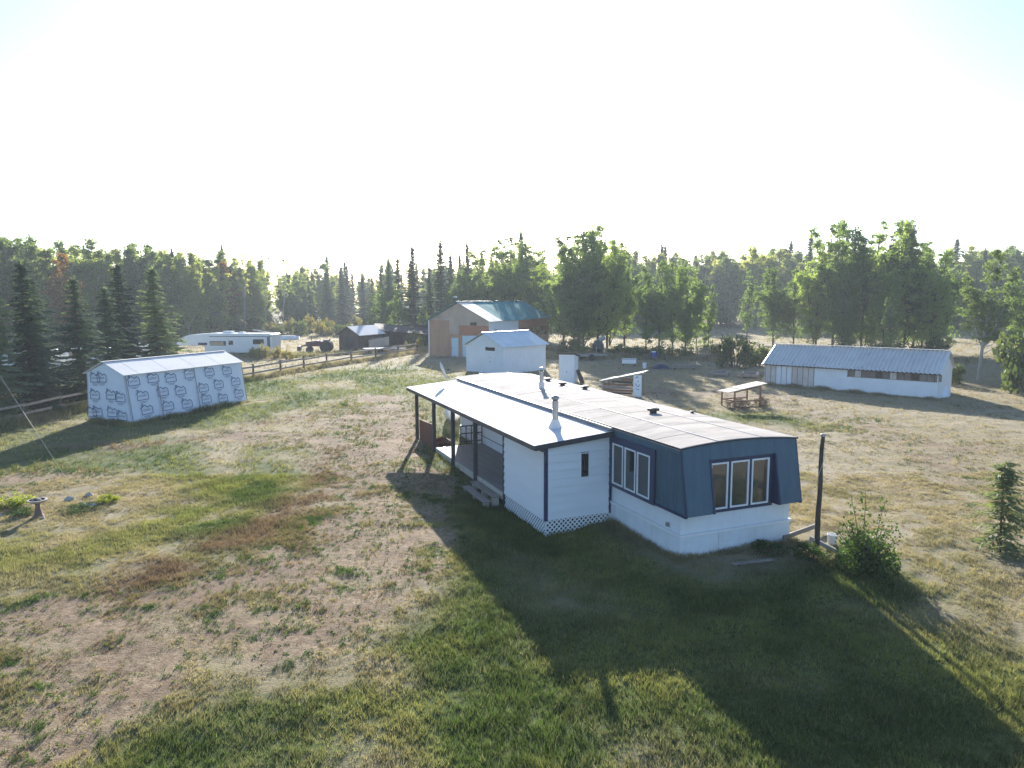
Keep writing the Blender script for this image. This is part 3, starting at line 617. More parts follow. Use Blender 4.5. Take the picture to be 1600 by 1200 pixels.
# local: +Y along the long wall, -X away from the yard
SW, SL, SE, SR = 3.30, 8.15, 2.62, 3.18
def swall(q, nm='wall'): return MB().plate(q, 0.06).build(nm, 'wrap', shed)
NB, FB = 0.40, 0.12     # batter of near and rear long walls
Z0 = -0.35
def bat(z): return NB * (z / SE)
near_w = swall([(-bat(Z0), SL, Z0), (-bat(Z0), 0, Z0), (-NB, 0, SE), (-NB, SL, SE)])
rear_w = swall([(-SW, 0, Z0), (-SW, SL, Z0), (-SW + FB, SL, SE), (-SW + FB, 0, SE)])
rx = -(NB + SW - FB) / 2
end_w = MB().plate([(-bat(Z0) - 0.01, 0.0, Z0), (-SW + 0.01, 0.0, Z0), (-SW + FB, 0.0, SE), (rx, 0.0, SR), (-NB, 0.0, SE)], 0.05).build('end_wall', 'wrap', shed)
end_w2 = MB().plate([(-SW + 0.01, SL, Z0), (-bat(Z0) - 0.01, SL, Z0), (-NB, SL, SE), (rx, SL, SR), (-SW + FB, SL, SE)], 0.05).build('end_wall', 'wrap', shed)
for (xa, xb, zb) in ((rx, -NB + 0.14, SE - 0.06), (rx, -SW + FB - 0.14, SE - 0.06)):
    n = 9
    for i in range(n):
        y0 = -0.14 + (SL + 0.28) * i / n; y1 = -0.14 + (SL + 0.28) * (i + 1) / n
        q = [(xa, y0 + .004, SR + 0.05), (xb, y0 + .004, zb + 0.02), (xb, y1 - .004, zb + 0.02), (xa, y1 - .004, SR + 0.05)]
        if xb < xa: q = [q[1], q[0], q[3], q[2]]
        MB().plate(q, 0.03 + 0.004 * (i % 2)).build('roof_sheet', 'roof_white', shed)
MB().beam((rx, -0.15, SR + 0.09), (rx, SL + 0.15, SR + 0.09), 0.22, 0.02).build('ridge_cap', 'roof_white', shed)
def onwall(y, z, o=0.067): return (-bat(z) + o, y, z)
for y in (0.02, 1.9, 4.45, SL - 0.03):
    MB().beam(onwall(y, (0.0 if y != 1.9 else 0.25), 0.07), onwall(y, SE - 0.05 if y != 1.9 else 2.1, 0.07), 0.05, 0.012, up=(1, 0, 0)).build('seam_strip', 'flash_grey', shed)
def logo_mesh():
    m = MB(); S = 0.68
    P = [(0.0, 0.0), (1.0, 0.02), (1.0, 0.50), (0.80, 0.66), (0.60, 0.52), (0.36, 0.72), (-0.06, 0.50), (0.04, 0.44), (0.0, 0.0)]
    def ln(a, b, w=0.047):
        m.beam((a[0] * S, a[1] * S, 0), (b[0] * S, b[1] * S, 0), w * S * 1.1, 0.004)
    for a, b in zip(P[:-1], P[1:]): ln(a, b)
    ln((0.08, 0.60), (0.08, 0.80)); ln((0.08, 0.80), (0.18, 0.80)); ln((0.18, 0.80), (0.18, 0.66))
    for k in range(6):      # the small word inside, too fine to read
        x = 0.20 + k * 0.11; ln((x, 0.26), (x, 0.40), 0.022); ln((x, 0.26 + 0.07 * (k % 3)), (x + 0.06, 0.26 + 0.07 * (k % 3)), 0.022)
    ln((0.15, -0.14), (0.85, -0.12), 0.03); ln((0.25, -0.24), (0.70, -0.22), 0.026)
    return m.mesh('printed_logo', 'wrap_print')
LOGO = logo_mesh()
tilt = math.atan2(NB, SE)
def logo_near(y, z, flip=1):   # print on the long wall: x runs towards the far end
    o = bpy.data.objects.new('printed_logo', LOGO); link(o, near_w)
    ex = Vector((0, 1, 0)); ey = Vector((-NB, 0, SE)).normalized(); ez = ex.cross(ey)
    p = Vector(onwall(y, z, 0.0665))
    o.matrix_local = Matrix(((ex.x, ey.x, ez.x, p.x), (ex.y, ey.y, ez.y, p.y), (ex.z, ey.z, ez.z, p.z), (0, 0, 0, 1)))
def logo_end(x, z):
    o = bpy.data.objects.new('printed_logo', LOGO); link(o, end_w)
    o.matrix_local = Matrix(((1, 0, 0, x), (0, 0, -1, -0.0535), (0, 1, 0, z), (0, 0, 0, 1)))
for k, y in enumerate((0.12, 1.32, 2.45, 3.75, 5.2, 6.55)): logo_near(y, 2.02 + 0.05 * math.sin(k * 2.3))
for k, y in enumerate((0.5, 1.78, 2.95, 4.58, 5.75, 7.1)): logo_near(y, 1.22 + 0.06 * math.sin(k * 1.7))
for k, y in enumerate((0.62, 1.98, 3.25, 4.66, 5.9, 7.2)): logo_near(y, 0.46 + 0.07 * math.sin(k * 2.9))
for x, z in ((-2.85, 2.15), (-2.35, 2.18), (-2.95, 1.25), (-1.75, 1.3), (-1.05, 1.2), (-2.85, 0.35), (-1.75, 0.38), (-1.0, 0.22), (-3.28, 0.3)): logo_end(x, z)

# ------------------------------------------------------------------ corrugated greenhouse shed
gh = empty('greenhouse_shed', 'long low shed with corrugated metal roof and glazed end', 'shed', (18.04, 50.94, 0.45), math.atan2(-7.28, 8.26))
# local: +X along the front to the near end, +Y away from the camera
GL, GE, GR_, GD_ = 10.75, 1.80, 2.88, 4.1
MB().box(3.38, GL, 0.0, 0.06, -0.45, 1.12).build('front_wall', 'white_wall', gh)
MB().box(3.38, 5.52, 0.0, 0.058, 1.12, GE).build('front_wall', 'white_wall', gh)
MB().plate([(GL, 0.0, -0.45), (GL, GD_, -0.45), (GL, GD_, GE), (GL, GD_ / 2, GR_ - 0.04), (GL, 0.0, GE)], 0.05).build('end_wall', 'white_wall', gh)
MB().plate([(0, GD_, -0.3), (0, 0.0, -0.3), (0, 0.0, GE), (0, GD_ / 2, GR_ - 0.04), (0, GD_, GE)], 0.05).build('end_wall', 'poly_film', gh)
MB().box(0, GL, GD_ - 0.06, GD_, -0.3, GE).build('rear_wall', 'poly_film', gh)
for k in range(9):
    x0 = 0.04 + k * 0.372
    f = MB(); f.box(x0, x0 + 0.36, 0.01, 0.025, 0.0, GE - 0.05)
    o = f.build('glazing_panel', 'poly_film' if k not in (2, 3, 4) else 'white_skirt', gh)
    MB().box(x0 - 0.028, x0 + 0.0, -0.012, 0.05, -0.3, GE).build('upright', 'wood_grey', gh)
MB().box(3.35, 3.40, -0.012, 0.05, -0.3, GE).build('upright', 'wood_grey', gh)
MB().box(0.0, 3.36, -0.01, 0.05, -0.35, 0.02).build('sill_board', 'wood_grey', gh)
for k in range(13):
    x0 = 5.54 + k * 0.42
    MB().box(x0 + 0.03, x0 + 0.40, 0.015, 0.03, 1.14, GE - 0.04).build('window_pane', ('film_dark', 'film_dark', 'wood_dark', 'poly_film', 'film_dark')[(k * 3) % 5] if k < 10 else 'wood_grey', gh)
    MB().box(x0 - 0.0, x0 + 0.03, 0.0, 0.05, 1.12, GE).build('mullion', 'wood_dark', gh)
MB().box(5.5, GL, -0.015, 0.05, 1.10, 1.14).build('window_sill', 'wood_grey', gh)
# corrugated sheets, each sheet a part
def corr_sheet(x0, x1, ya, za, yb, zb, amp=0.05, pitch=0.255, t=0.006):
    n = int(round((x1 - x0) / pitch)) * 2; pts = []
    nrm = Vector((0, -(zb - za), (yb - ya))).normalized()
    if nrm.z < 0: nrm = -nrm
    for i in range(n + 1):
        x = x0 + (x1 - x0) * i / n; h = amp * (1 if i % 2 else -1)
        for (y, z) in ((ya, za), (yb, zb)): pts.append((x, y + nrm.y * h, z + nrm.z * h))
    return MB().poly(pts, [(2 * i, 2 * i + 2, 2 * i + 3, 2 * i + 1) for i in range(n)])
SL_ = (GR_ - GE + 0.06) / (GD_ / 2)
for side in (0, 1):
    for i in range(11):
        x0 = -0.20 + 1.02 * i; x1 = x0 + 1.02; dz = 0.007 * (i % 2)
        if side == 0: corr_sheet(x0, x1, -0.26, GE - 0.16 + dz, GD_ / 2, GR_ + 0.05 + dz).build('roof_sheet', 'corr', gh)
        else: corr_sheet(x0, x1, GD_ + 0.22, GE - 0.12 + dz, GD_ / 2, GR_ + 0.05 + dz).build('roof_sheet', 'corr', gh)
MB().beam((-0.25, GD_ / 2, GR_ + 0.10), (GL + 0.26, GD_ / 2, GR_ + 0.10), 0.26, 0.03).build('ridge_cap', 'corr', gh)
MB().beam((-0.2, -0.2, GE - 0.20), (GL + 0.2, -0.2, GE - 0.20), 0.03, 0.06).build('eave_board', 'wood_dark', gh)
MB().plate([(GL + 0.03, 0.9, -0.1), (GL + 0.42, 1.5, -0.25), (GL + 0.42, 2.6, -0.25), (GL + 0.03, 2.6, 0.9)], 0.03).build('leaning_sheet', 'white_skirt', gh)

# ------------------------------------------------------------------ barn workshop
bdx, bdy = 0.42, 0.9075
barn = empty('barn_workshop', 'big weathered plywood workshop with turquoise metal roof', 'barn', (-2.4, 74.0, 0.62), wframe(0, 0, bdx, bdy))
BW, BL, BE, BR = 7.1, 16.4, 3.85, 5.72
# local: front wall at y=0 from x=-BW to 0, +Y to the back
MB().box(-BW, 0, 0.08, BL, -0.2, BE).build('wall', 'ply_grey', barn)
def fp(x0, x1, z0, z1, mat, nm='plywood_sheet', t=0.05, ch=None):
    return MB().box(x0 + 0.01, x1 - 0.01, 0.08 - t, 0.075, z0 + 0.01, z1 - 0.01).build(nm, mat, barn)
for i in range(3):
    fp(-BW + 1.22 * i, -BW + 1.22 * (i + 1), -0.2, 2.4, 'ply'); fp(-BW + 1.22 * i, -BW + 1.22 * (i + 1), 2.4, BE, 'ply' if i != 2 else 'ply_grey')
fp(-BW + 3.66, -0.9, 2.3, 3.35, 'ply_red'); fp(-0.9, 0, -0.2, 3.35, 'ply_red'); fp(-BW + 3.66, 0, 3.35, BE, 'ply_grey')
fp(-BW + 3.66, -BW + 4.0, -0.2, 2.3, 'ply')
MB().plate([(-BW, 0.03, BE), (-BW / 2, 0.03, BE), (-BW / 2, 0.03, BR - 0.05)], 0.03).build('gable_sheet', 'ply_grey', barn)
MB().plate([(-BW / 2 + .01, 0.03, BE), (0, 0.03, BE), (-BW / 2 + .01, 0.03, BR - 0.05)], 0.03).build('gable_sheet', 'ply_grey', barn)
MB().plate([(0, BL, BE), (-BW, BL, BE), (-BW / 2, BL, BR - 0.05)], 0.03).build('gable_sheet', 'ply_grey', barn)
d1 = MB().box(-BW + 2.75, -BW + 3.55, -0.02, 0.028, -0.2, 2.02).build('door', 'door_blue', barn); MB().box(-BW + 2.80, -BW + 2.86, -0.06, -0.02, 0.9, 1.0).build('handle', 'machine', d1)
d2 = MB().box(-BW + 4.05, -0.92, -0.02, 0.028, -0.2, 2.28).build('garage_door', 'door_blue', barn)
for z in (0.4, 1.0, 1.6): MB().box(-BW + 4.07, -0.94, -0.028, -0.0205, z, z + 0.03).build('panel_rail', 'door_blue', d2)
d3 = MB().box(-BW + 0.7, -BW + 2.3, 0.005, 0.028, -0.1, 1.75).build('door', 'ply', barn)
MB().box(-2.1, -1.4, -0.0, 0.028, 3.38, 3.68).build('window', 'glass_dark', barn)
MB().beam((-BW - 0.02, 0.0, -0.2), (-BW - 0.02, 0.0, BE), 0.10, 0.10, up=(0, 1, 0)).build('corner_board', 'white_trim', barn)
sp = MB().box(0.0, 0.05, 0.1, 7.4, -0.2, BE - 0.02).build('side_cladding', 'white_wall', barn)
for k in range(24): MB().box(0.05, 0.062, 0.12 + k * 0.3, 0.15 + k * 0.3, 0.6, BE - 0.04).build('cladding_rib', 'white_wall', sp)
MB().box(0.05, 0.09, 1.2, 1.9, 2.1, 2.9).build('window', 'glass_dark', barn)
MB().box(0.0, 0.05, 7.42, BL, 2.2, BE - 0.02).build('side_cladding', 'ply_red', barn)
MB().box(0.0, 0.045, 7.42, BL, -0.2, 2.2).build('side_cladding', 'ply_grey', barn)
for k in range(4): MB().box(0.05, 0.08, 8.2 + k * 2.0, 9.6 + k * 2.0, 1.7, 2.8).build('window', 'glass_dark', barn)
for sgn in (1, -1):
    n = 11
    for i in range(n):
        y0 = -0.35 + (BL + 0.7) * i / n; y1 = -0.35 + (BL + 0.7) * (i + 1) / n
        xe = 0.32 if sgn > 0 else -BW - 0.32; ze = BE - (BR - BE) / (BW / 2) * 0.32 + 0.06
        q = [(xe, y0 + .006, ze), (xe, y1 - .006, ze), (-BW / 2, y1 - .006, BR + 0.06), (-BW / 2, y0 + .006, BR + 0.06)]
        if sgn < 0: q = [q[1], q[0], q[3], q[2]]
        o = MB().plate(q, 0.03 + 0.006 * (i % 2)).build('roof_sheet', 'barn_roof_tin' if i < 2 and sgn > 0 else 'barn_roof_teal', barn)
MB().beam((-BW / 2, -0.36, BR + 0.12), (-BW / 2, BL + 0.36, BR + 0.12), 0.3, 0.03).build('ridge_cap', 'barn_roof_tin', barn)
MB().tube((-BW / 2 - 0.7, 0.6, BR - 0.5), (-BW / 2 - 0.7, 0.6, BR + 0.45), 0.13, 0.13, 10).build('chimney_pipe', 'machine', barn)
MB().lathe([(0.2, 0), (0.24, 0.06), (0.05, 0.16)], 10, (-BW / 2 - 0.7, 0.6, BR + 0.5)).build('rain_cap', 'galv', barn)

# ------------------------------------------------------------------ white gabled shed in front of it
ws_ = empty('gabled_shed', 'plain white gabled shed just beyond the mobile home', 'shed', (-0.68, 57.6, 0.60), wframe(0, 0, 0.675, 0.738))
VW, VL, VE, VR = 4.3, 5.3, 2.30, 3.32
MB().box(-VW, 0, 0.0, VL, -0.2, VE).build('wall', 'white_wall', ws_)
MB().plate([(-VW, 0, VE), (0, 0, VE), (-VW / 2, 0, VR - 0.04)], 0.03).build('gable', 'ply_grey', ws_)
MB().plate([(-VW, 0.0, VE), (0, 0.0, VE), (-VW / 2, 0.0, VR - 0.04)], 0.04).build('gable', 'white_skirt', ws_)
MB().plate([(0, VL, VE), (-VW, VL, VE), (-VW / 2, VL, VR - 0.04)], 0.03).build('gable', 'white_skirt', ws_)
MB().box(-2.0, -0.95, -0.03, 0.0, 1.92, 2.20).build('window', 'glass_dark', ws_)
dw = MB().box(-2.05, -0.75, -0.022, 0.0, -0.1, 1.85).build('door', 'white_wall', ws_)
for z in (1.0, 1.35): MB().box(-1.45, -1.38, -0.05, -0.022, z, z + 0.06).build('hasp', 'machine', dw)
for sgn in (1, -1):
    for i in range(7):
        y0 = -0.25 + (VL + 0.5) * i / 7; y1 = -0.25 + (VL + 0.5) * (i + 1) / 7; xe = 0.26 if sgn > 0 else -VW - 0.26; ze = VE - (VR - VE) / (VW / 2) * 0.26 + 0.05
        q = [(xe, y0 + .006, ze), (xe, y1 - .006, ze), (-VW / 2, y1 - .006, VR + 0.05), (-VW / 2, y0 + .006, VR + 0.05)]
        if sgn < 0: q = [q[1], q[0], q[3], q[2]]
        MB().plate(q, 0.025 + 0.006 * (i % 2)).build('roof_sheet', 'tin_pale', ws_)
MB().beam((-VW / 2, -0.26, VR + 0.09), (-VW / 2, VL + 0.26, VR + 0.09), 0.2, 0.02).build('ridge_cap', 'tin_pale', ws_)

# ------------------------------------------------------------------ small outhouse
oh = empty('outhouse', 'narrow white outhouse with a dark flat roof', 'outhouse', (4.53, 51.9, 0.55), wframe(0, 0, 0.30, 0.954))
MB().poly([(-1.15, 0, -.2), (0, 0, -.2), (0, 1.25, -.2), (-1.15, 1.25, -.2), (-1.15, 0, 2.15), (0, 0, 2.15), (0, 1.25, 1.92), (-1.15, 1.25, 1.92)],
          [(3, 2, 1, 0), (4, 5, 6, 7), (0, 1, 5, 4), (1, 2, 6, 5), (2, 3, 7, 6), (3, 0, 4, 7)]).build('wall', 'white_wall', oh)
od = MB().box(-0.62, -0.06, -0.035, -0.002, -0.1, 1.85).build('door', 'white_wall', oh); MB().box(-0.58, -0.53, -0.06, -0.035, 0.85, 0.95).build('handle', 'machine', od)
MB().plate([(-1.28, -0.15, 2.20), (0.14, -0.15, 2.20), (0.14, 1.4, 1.93), (-1.28, 1.4, 1.93)], 0.06).build('roof', 'wood_dark', oh)
lp = empty('leaning_pallet', 'dark boards leaning against the side of the outhouse', 'pallet', (4.62, 51.95, 0.55), wframe(0, 0, 0.30, 0.954))
for k in range(5): MB().beam((0.42 + 0.02 * k, 0.0 + 0.18 * k, 0.0), (0.08, 0.0 + 0.18 * k, 1.05 - 0.08 * (k % 3)), 0.12, 0.02, up=(0, 1, 0)).build('board', 'wood_dark', lp)

# ------------------------------------------------------------------ firewood lean-to
ln_ = empty('woodshed', 'open lean-to of rough boards with a slanting pale roof', 'woodshed', (5.95, 46.6, 0.40), R(-24))
for (x, y, h) in ((0, 0, 0.95), (0, 1.3, 0.95), (2.35, 0, 1.45), (2.35, 1.3, 1.45)): MB().box(x - .05, x + .05, y - .05, y + .05, -0.2, h).build('post', 'wood_grey', ln_)
MB().plate([(-0.22, -0.15, 0.97), (2.65, -0.15, 1.63), (2.65, 1.45, 1.63), (-0.22, 1.45, 0.97)], 0.05).build('roof', 'wood_pale', ln_)
for k in range(9):
    z = 0.0 + k * 0.18; x0 = max(0.02, (z - 0.75) * 3.6 if z > 0.75 else 0.02)
    if x0 < 2.0: MB().box(x0, 2.05 - 0.15 * (k % 2), 0.02 + 0.03 * (k % 3), 0.06 + 0.03 * (k % 3), z, z + 0.14).build('board', ('wood_red', 'wood_dark', 'wood_red', 'wood_grey')[k % 4], ln_)
wbd = MB().box(2.02, 2.55, -0.06, -0.02, -0.1, 1.48).build('white_board', 'white_wall', ln_)
gm = MB()      # loose blue scrawl painted on the board
for (a, b) in (((2.18, 1.25), (2.26, 1.40)), ((2.26, 1.40), (2.34, 1.28)), ((2.30, 1.0), (2.34, 1.15)), ((2.16, 0.95), (2.22, 0.80)), ((2.22, 0.80), (2.36, 0.72)), ((2.36, 0.72), (2.42, 0.9)), ((2.2, 0.62), (2.28, 0.55)), ((2.28, 0.55), (2.42, 0.58))):
    gm.beam((a[0], -0.064, a[1]), (b[0], -0.064, b[1]), 0.008, 0.035)
gm.build('painted_scrawl', 'wrap_print', wbd)

# ------------------------------------------------------------------ small roofed frame on the lawn
tb = empty('roofed_stand', 'spindly wooden frame with a small tilted sheet roof', 'stand', (13.65, 41.9, 0.36), R(18))
for (x, y, h) in ((-1.0, -0.5, 1.02), (-1.0, 0.75, 1.02), (0.75, -0.5, 1.30), (0.75, 0.75, 1.34)): MB().box(x - .035, x + .035, y - .035, y + .035, -0.15, h).build('post', 'wood_red', tb)
for (a, b) in (((-1.05, -0.5, 0.45), (0.8, -0.5, 0.45)), ((-1.0, 0.75, 0.45), (0.8, 0.75, 0.45)), ((-1.0, -0.5, 0.46), (-1.0, 0.75, 0.46)), ((-1.05, -0.5, 1.0), (0.8, -0.5, 1.27))): MB().beam(a, b, 0.04, 0.08).build('rail', 'wood_red', tb)
MB().plate([(-1.55, -0.62, 0.98), (-0.6, -0.62, 1.12), (-0.6, 0.45, 1.12), (-1.55, 0.45, 0.98)], 0.03).build('roof_board', 'wood_grey', tb)
MB().plate([(-0.6, -0.6, 1.14), (1.15, -0.6, 1.42), (1.15, 0.45, 1.42), (-0.6, 0.45, 1.14)], 0.03).build('roof_sheet', 'wood_pale', tb)

def log_bed(name, label, loc, rz, l=2.2, w=1.1):
    o = empty(name, label, 'garden bed', loc, rz, 'log raised beds by the greenhouse shed')
    for y in (-w / 2, w / 2): MB().tube((-l / 2, y, 0.16), (l / 2, y, 0.16), 0.16, 0.14, 10).build('log', 'wood_grey', o)
    for x in (-l / 2 + .1, l / 2 - .1): MB().tube((x, -w / 2, 0.14), (x, w / 2, 0.14), 0.13, 0.13, 10).build('log', 'wood_grey', o)
    MB().box(-l / 2 + .1, l / 2 - .1, -w / 2 + .05, w / 2 - .05, -0.05, 0.18).build('soil', 'soil', o)
log_bed('log_bed', 'log-edged garden bed farther from the corrugated shed', (16.6, 57.0, gz(16.6, 57)), R(70)); log_bed('log_bed', 'log-edged garden bed closest to the corrugated shed', (18.6, 55.8, gz(18.6, 55.8)), R(70))

# ------------------------------------------------------------------ rail fence
FP = [(-26.9, 32.4), (-26.3, 35.1), (-25.8, 37.5), (-25.3, 39.9), (-24.6, 42.6), (-23.6, 45.6), (-22.5, 48.6), (-21.2, 51.8), (-19.9, 55.0), (-18.9, 58.4), (-18.0, 61.9), (-16.9, 65.4), (-15.5, 69.2), (-13.9, 73.2), (-12.3, 77.6), (-10.8, 82.0)]
fence = empty('rail_fence', 'weathered two-rail wooden fence running along the yard edge', 'fence', (0, 0, 0))
for k, (x, y) in enumerate(FP):
    z = gz(x, y); MB().tube((x, y, z - 0.3), (x + random.uniform(-.04, .04), y, z + 1.18 + random.uniform(-.08, .08)), 0.085, 0.075, 8).build('post', 'wood_dark', fence)
    if k:
        a, b = FP[k - 1], FP[k]
        for h in (0.50, 0.98):
            MB().beam((a[0] + 0.08, a[1] - 0.1, gz(*a) + h + random.uniform(-.05, .05)), (b[0] + 0.08, b[1] + 0.1, gz(*b) + h + random.uniform(-.05, .05)), 0.05, 0.13).build('rail', 'wood_grey', fence)

# ------------------------------------------------------------------ travel trailer and other parked things
def wheel_mesh(r, w):
    m = MB(); m.lathe([(r * 0.55, -w / 2), (r * 0.92, -w / 2), (r, -w * 0.3), (r, w * 0.3), (r * 0.92, w / 2), (r * 0.55, w / 2)], 18); return m.mesh('tyre', 'rubber', True)
def rim_mesh(r, w):
    m = MB(); m.lathe([(r * 0.05, -w * 0.35), (r * 0.56, -w * 0.42), (r * 0.56, w * 0.42), (r * 0.05, w * 0.35)], 14); return m.mesh('rim', 'dish_grey')
def add_wheel(parent, loc, r, w, axis='X'):
    rot = (0, math.pi / 2, 0) if axis == 'X' else (math.pi / 2, 0, 0)
    t = inst('wheel', wheel_mesh(r, w), parent, loc, rot); inst('rim', rim_mesh(r, w * 1.04), t)
rv = empty('fifth_wheel_camper', 'large white fifth-wheel camper parked beyond the rail fence', 'camper', (-25.6, 78.2, 0.60), R(176)); rv.scale = (1.0, 1.0, 0.77)
# local +X runs towards the raised nose, -Y... the window side faces the yard
prof = [(0.0, 0.55), (7.5, 0.55), (7.5, 1.55), (10.2, 1.55), (10.7, 1.75), (10.2, 2.55), (9.2, 3.05), (6.8, 3.25), (0.12, 3.2), (0.0, 3.08)]
def prism(m, prof, y0, y1):
    n = len(prof); pts = [(x, y0, z) for x, z in prof] + [(x, y1, z) for x, z in prof]
    return m.poly(pts, [tuple(range(n)), tuple(reversed(range(n, 2 * n)))] + [((i + 1) % n, i, n + i, n + (i + 1) % n) for i in range(n)])
prism(MB(), prof, -1.2, 1.2).build('body', 'rv_white', rv, bevel=0.05)
S = 1.205      # yard side after the half turn
def rside(x0, x1, z0, z1, nm, mat, t=0.02): return MB().box(x0, x1, S, S + t, z0, z1).build(nm, mat, rv, bevel=0.006)
rside(0.05, 6.9, 2.78, 2.88, 'stripe', 'rv_stripe'); rside(0.22, 0.55, 0.75, 2.75, 'stripe', 'rv_stripe')
for (a, b, c, d) in ((0.9, 2.1, 1.75, 2.45), (5.1, 6.9, 1.55, 2.2), (4.3, 4.8, 1.65, 2.25)):
    w = rside(a, b, c, d, 'window', 'rv_stripe'); MB().box(a + .06, b - .06, S + .02, S + .03, c + .06, d - .06).build('pane', 'glass_dark', w)
rside(7.2, 8.2, 1.6, 1.95, 'decal', 'tarp_blue')
for x in (2.7, 3.5): add_wheel(rv, (x, 1.0, 0.33), 0.36, 0.22, 'Y')
for (x, l, h) in ((4.8, 1.0, 0.32), (3.5, 0.6, 0.2), (6.4, 0.5, 0.12)): MB().box(x, x + l, -0.35, 0.35, 3.2, 3.2 + h).build('roof_unit', 'rv_white', rv, bevel=0.05)
for y in (0.35, 0.9): MB().beam((0.3, y, 3.32), (2.3, y, 3.75), 0.05, 0.05).build('ladder_rail', 'galv', rv)
for k in range(5): MB().beam((0.5 + k * 0.4, 0.35, 3.36 + k * 0.086), (0.5 + k * 0.4, 0.9, 3.36 + k * 0.086), 0.04, 0.04).build('ladder_rung', 'galv', rv)
MB().beam((7.9, 0, 1.5), (7.9, 0, 0.0), 0.1, 0.1, up=(0, 1, 0)).build('landing_leg', 'machine', rv)

def parked_van(label, loc, rz, mat='rv_white'):
    o = empty('parked_van', label, 'van', loc, rz, 'white vans behind the spruces')
    prism(MB(), [(0, 0.45), (4.9, 0.45), (4.95, 0.95), (4.1, 1.15), (3.5, 1.85), (3.1, 2.0), (0.1, 2.0), (0, 1.85)], -0.9, 0.9).build('body', mat, o, bevel=0.07)
    for sy in (-0.905, 0.885):
        MB().box(0.5, 1.6, sy, sy + .02, 1.2, 1.75).build('window', 'glass_dark', o); MB().box(2.1, 3.2, sy, sy + .02, 1.2, 1.75).build('window', 'glass_dark', o)
        for x in (0.95, 4.0): add_wheel(o, (x, sy * 0.92, 0.33), 0.33, 0.2, 'Y')
    MB().plate([(4.12, -0.8, 1.17), (4.12, 0.8, 1.17), (3.55, 0.75, 1.83), (3.55, -0.75, 1.83)], 0.01).build('windscreen', 'glass_dark', o)
parked_van('white van glimpsed between the two leftmost spruces', (-38.5, 60.5, 0.6), R(190)); parked_van('white van behind the spruces, closest to the camper', (-35.2, 69.0, 0.6), R(185))
parked_van('white van half hidden behind the middle spruces', (-35.8, 64.0, 0.6), R(178))

tr = empty('tractor', 'old dark tractor standing beside the tumbledown shed', 'tractor', (-21.7, 82.0, 0.65), R(190))
prism(MB(), [(-0.2, 0.75), (1.7, 0.75), (1.75, 1.25), (0.5, 1.4), (-0.2, 1.3)], -0.32, 0.32).build('hood', 'machine_red', tr, bevel=0.04)
MB().box(-0.9, -0.1, -0.4, 0.4, 0.6, 1.05).build('rear_housing', 'machine', tr, bevel=0.05)
MB().box(-0.85, -0.45, -0.25, 0.25, 1.1, 1.25).build('seat', 'rubber', tr, bevel=0.05); MB().box(-0.95, -0.85, -0.25, 0.25, 1.2, 1.6).build('backrest', 'rubber', tr)
MB().tube((-0.1, 0, 1.25), (-0.35, 0, 1.55), 0.025, 0.025, 6).build('steering_column', 'machine', tr); MB().tube((1.1, 0.1, 1.35), (1.1, 0.1, 1.95), 0.035, 0.035, 8).build('exhaust', 'machine', tr)
for sy in (-1, 1):
    add_wheel(tr, (-0.55, sy * 0.78, 0.72), 0.72, 0.42, 'Y'); add_wheel(tr, (1.35, sy * 0.6, 0.38), 0.38, 0.2, 'Y')
    MB().beam((-0.9, sy * 0.75, 1.5), (-0.1, sy * 0.75, 1.5), 0.4, 0.04).build('mudguard', 'machine', tr)
    MB().beam((0.1, sy * 0.42, 1.35), (2.3, sy * 0.42, 0.75), 0.1, 0.14).build('loader_arm', 'machine', tr)
MB().box(2.25, 2.65, -0.8, 0.8, 0.25, 0.8).build('bucket', 'machine', tr, bevel=0.04)

ob_ = empty('tumbledown_shed', 'small dark shed with a pale patched gable roof', 'shed', (-20.7, 86.1, 0.62), wframe(0, 0, 0.40, 0.917))
MB().box(0, 2.9, 0.05, 5.0, -0.1, 1.9).build('wall', 'wood_dark', ob_)
for k in range(11): MB().box(0.01 + k * 0.263, 0.255 + k * 0.263, -0.01 - 0.008 * (k % 2), 0.04, -0.1, 1.95 + 0.75 * (1 - abs(k - 5) / 5.5)).build('wall_board', 'wood_dark', ob_)
for (xa, xb) in ((1.45, -0.25), (1.45, 3.2)):
    q = [(xb, -0.3, 1.80), (xb, 5.2, 1.80), (xa, 5.2, 2.85), (xa, -0.3, 2.85)]
    if xb < xa: q = [q[1], q[0], q[3], q[2]]
    MB().plate(q, 0.05).build('roof_slope', 'roof_white' if xb > xa else 'wood_dark', ob_)
MB().box(0.9, 2.0, -0.03, 0.0, -0.1, 1.7).build('doorway', 'black_edge', ob_)
ls = empty('open_pole_shed', 'long dark open-fronted shed joined behind the little gabled one', 'shed', (-16.9, 90.5, 0.62), wframe(0, 0, -0.25, 0.968))
for k in range(5): MB().box(0.0 + k * 1.7, 0.14 + k * 1.7, 0, 0.14, -0.1, 2.1 - 0.12 * k).build('post', 'wood_dark', ls)
MB().box(0, 7.0, 3.0, 3.1, -0.1, 2.7).build('rear_wall', 'wood_dark', ls)
for k in range(7): MB().plate([(-0.2 + k * 1.04, -0.5, 2.2 - 0.1 * k), (0.82 + k * 1.04, -0.5, 2.1 - 0.1 * k), (0.82 + k * 1.04, 3.4, 2.85 - 0.09 * k), (-0.2 + k * 1.04, 3.4, 2.94 - 0.09 * k)], 0.04).build('roof_sheet', 'wood_dark', ls)
th = empty('tarp_bundle', 'grey tarpaulin hung over a rail against the dark shed', 'tarpaulin', (-17.0, 85.4, 0.6), R(12))
MB().plate([(0, 0, 0.25), (2.4, 0.1, 0.6), (2.4, 0.35, 1.65), (0, 0.3, 1.25)], 0.04).build('sheet', 'ply_grey', th); MB().beam((0, 0.3, 1.28), (2.5, 0.35, 1.68), 0.08, 0.08).build('rail', 'wood_dark', th)
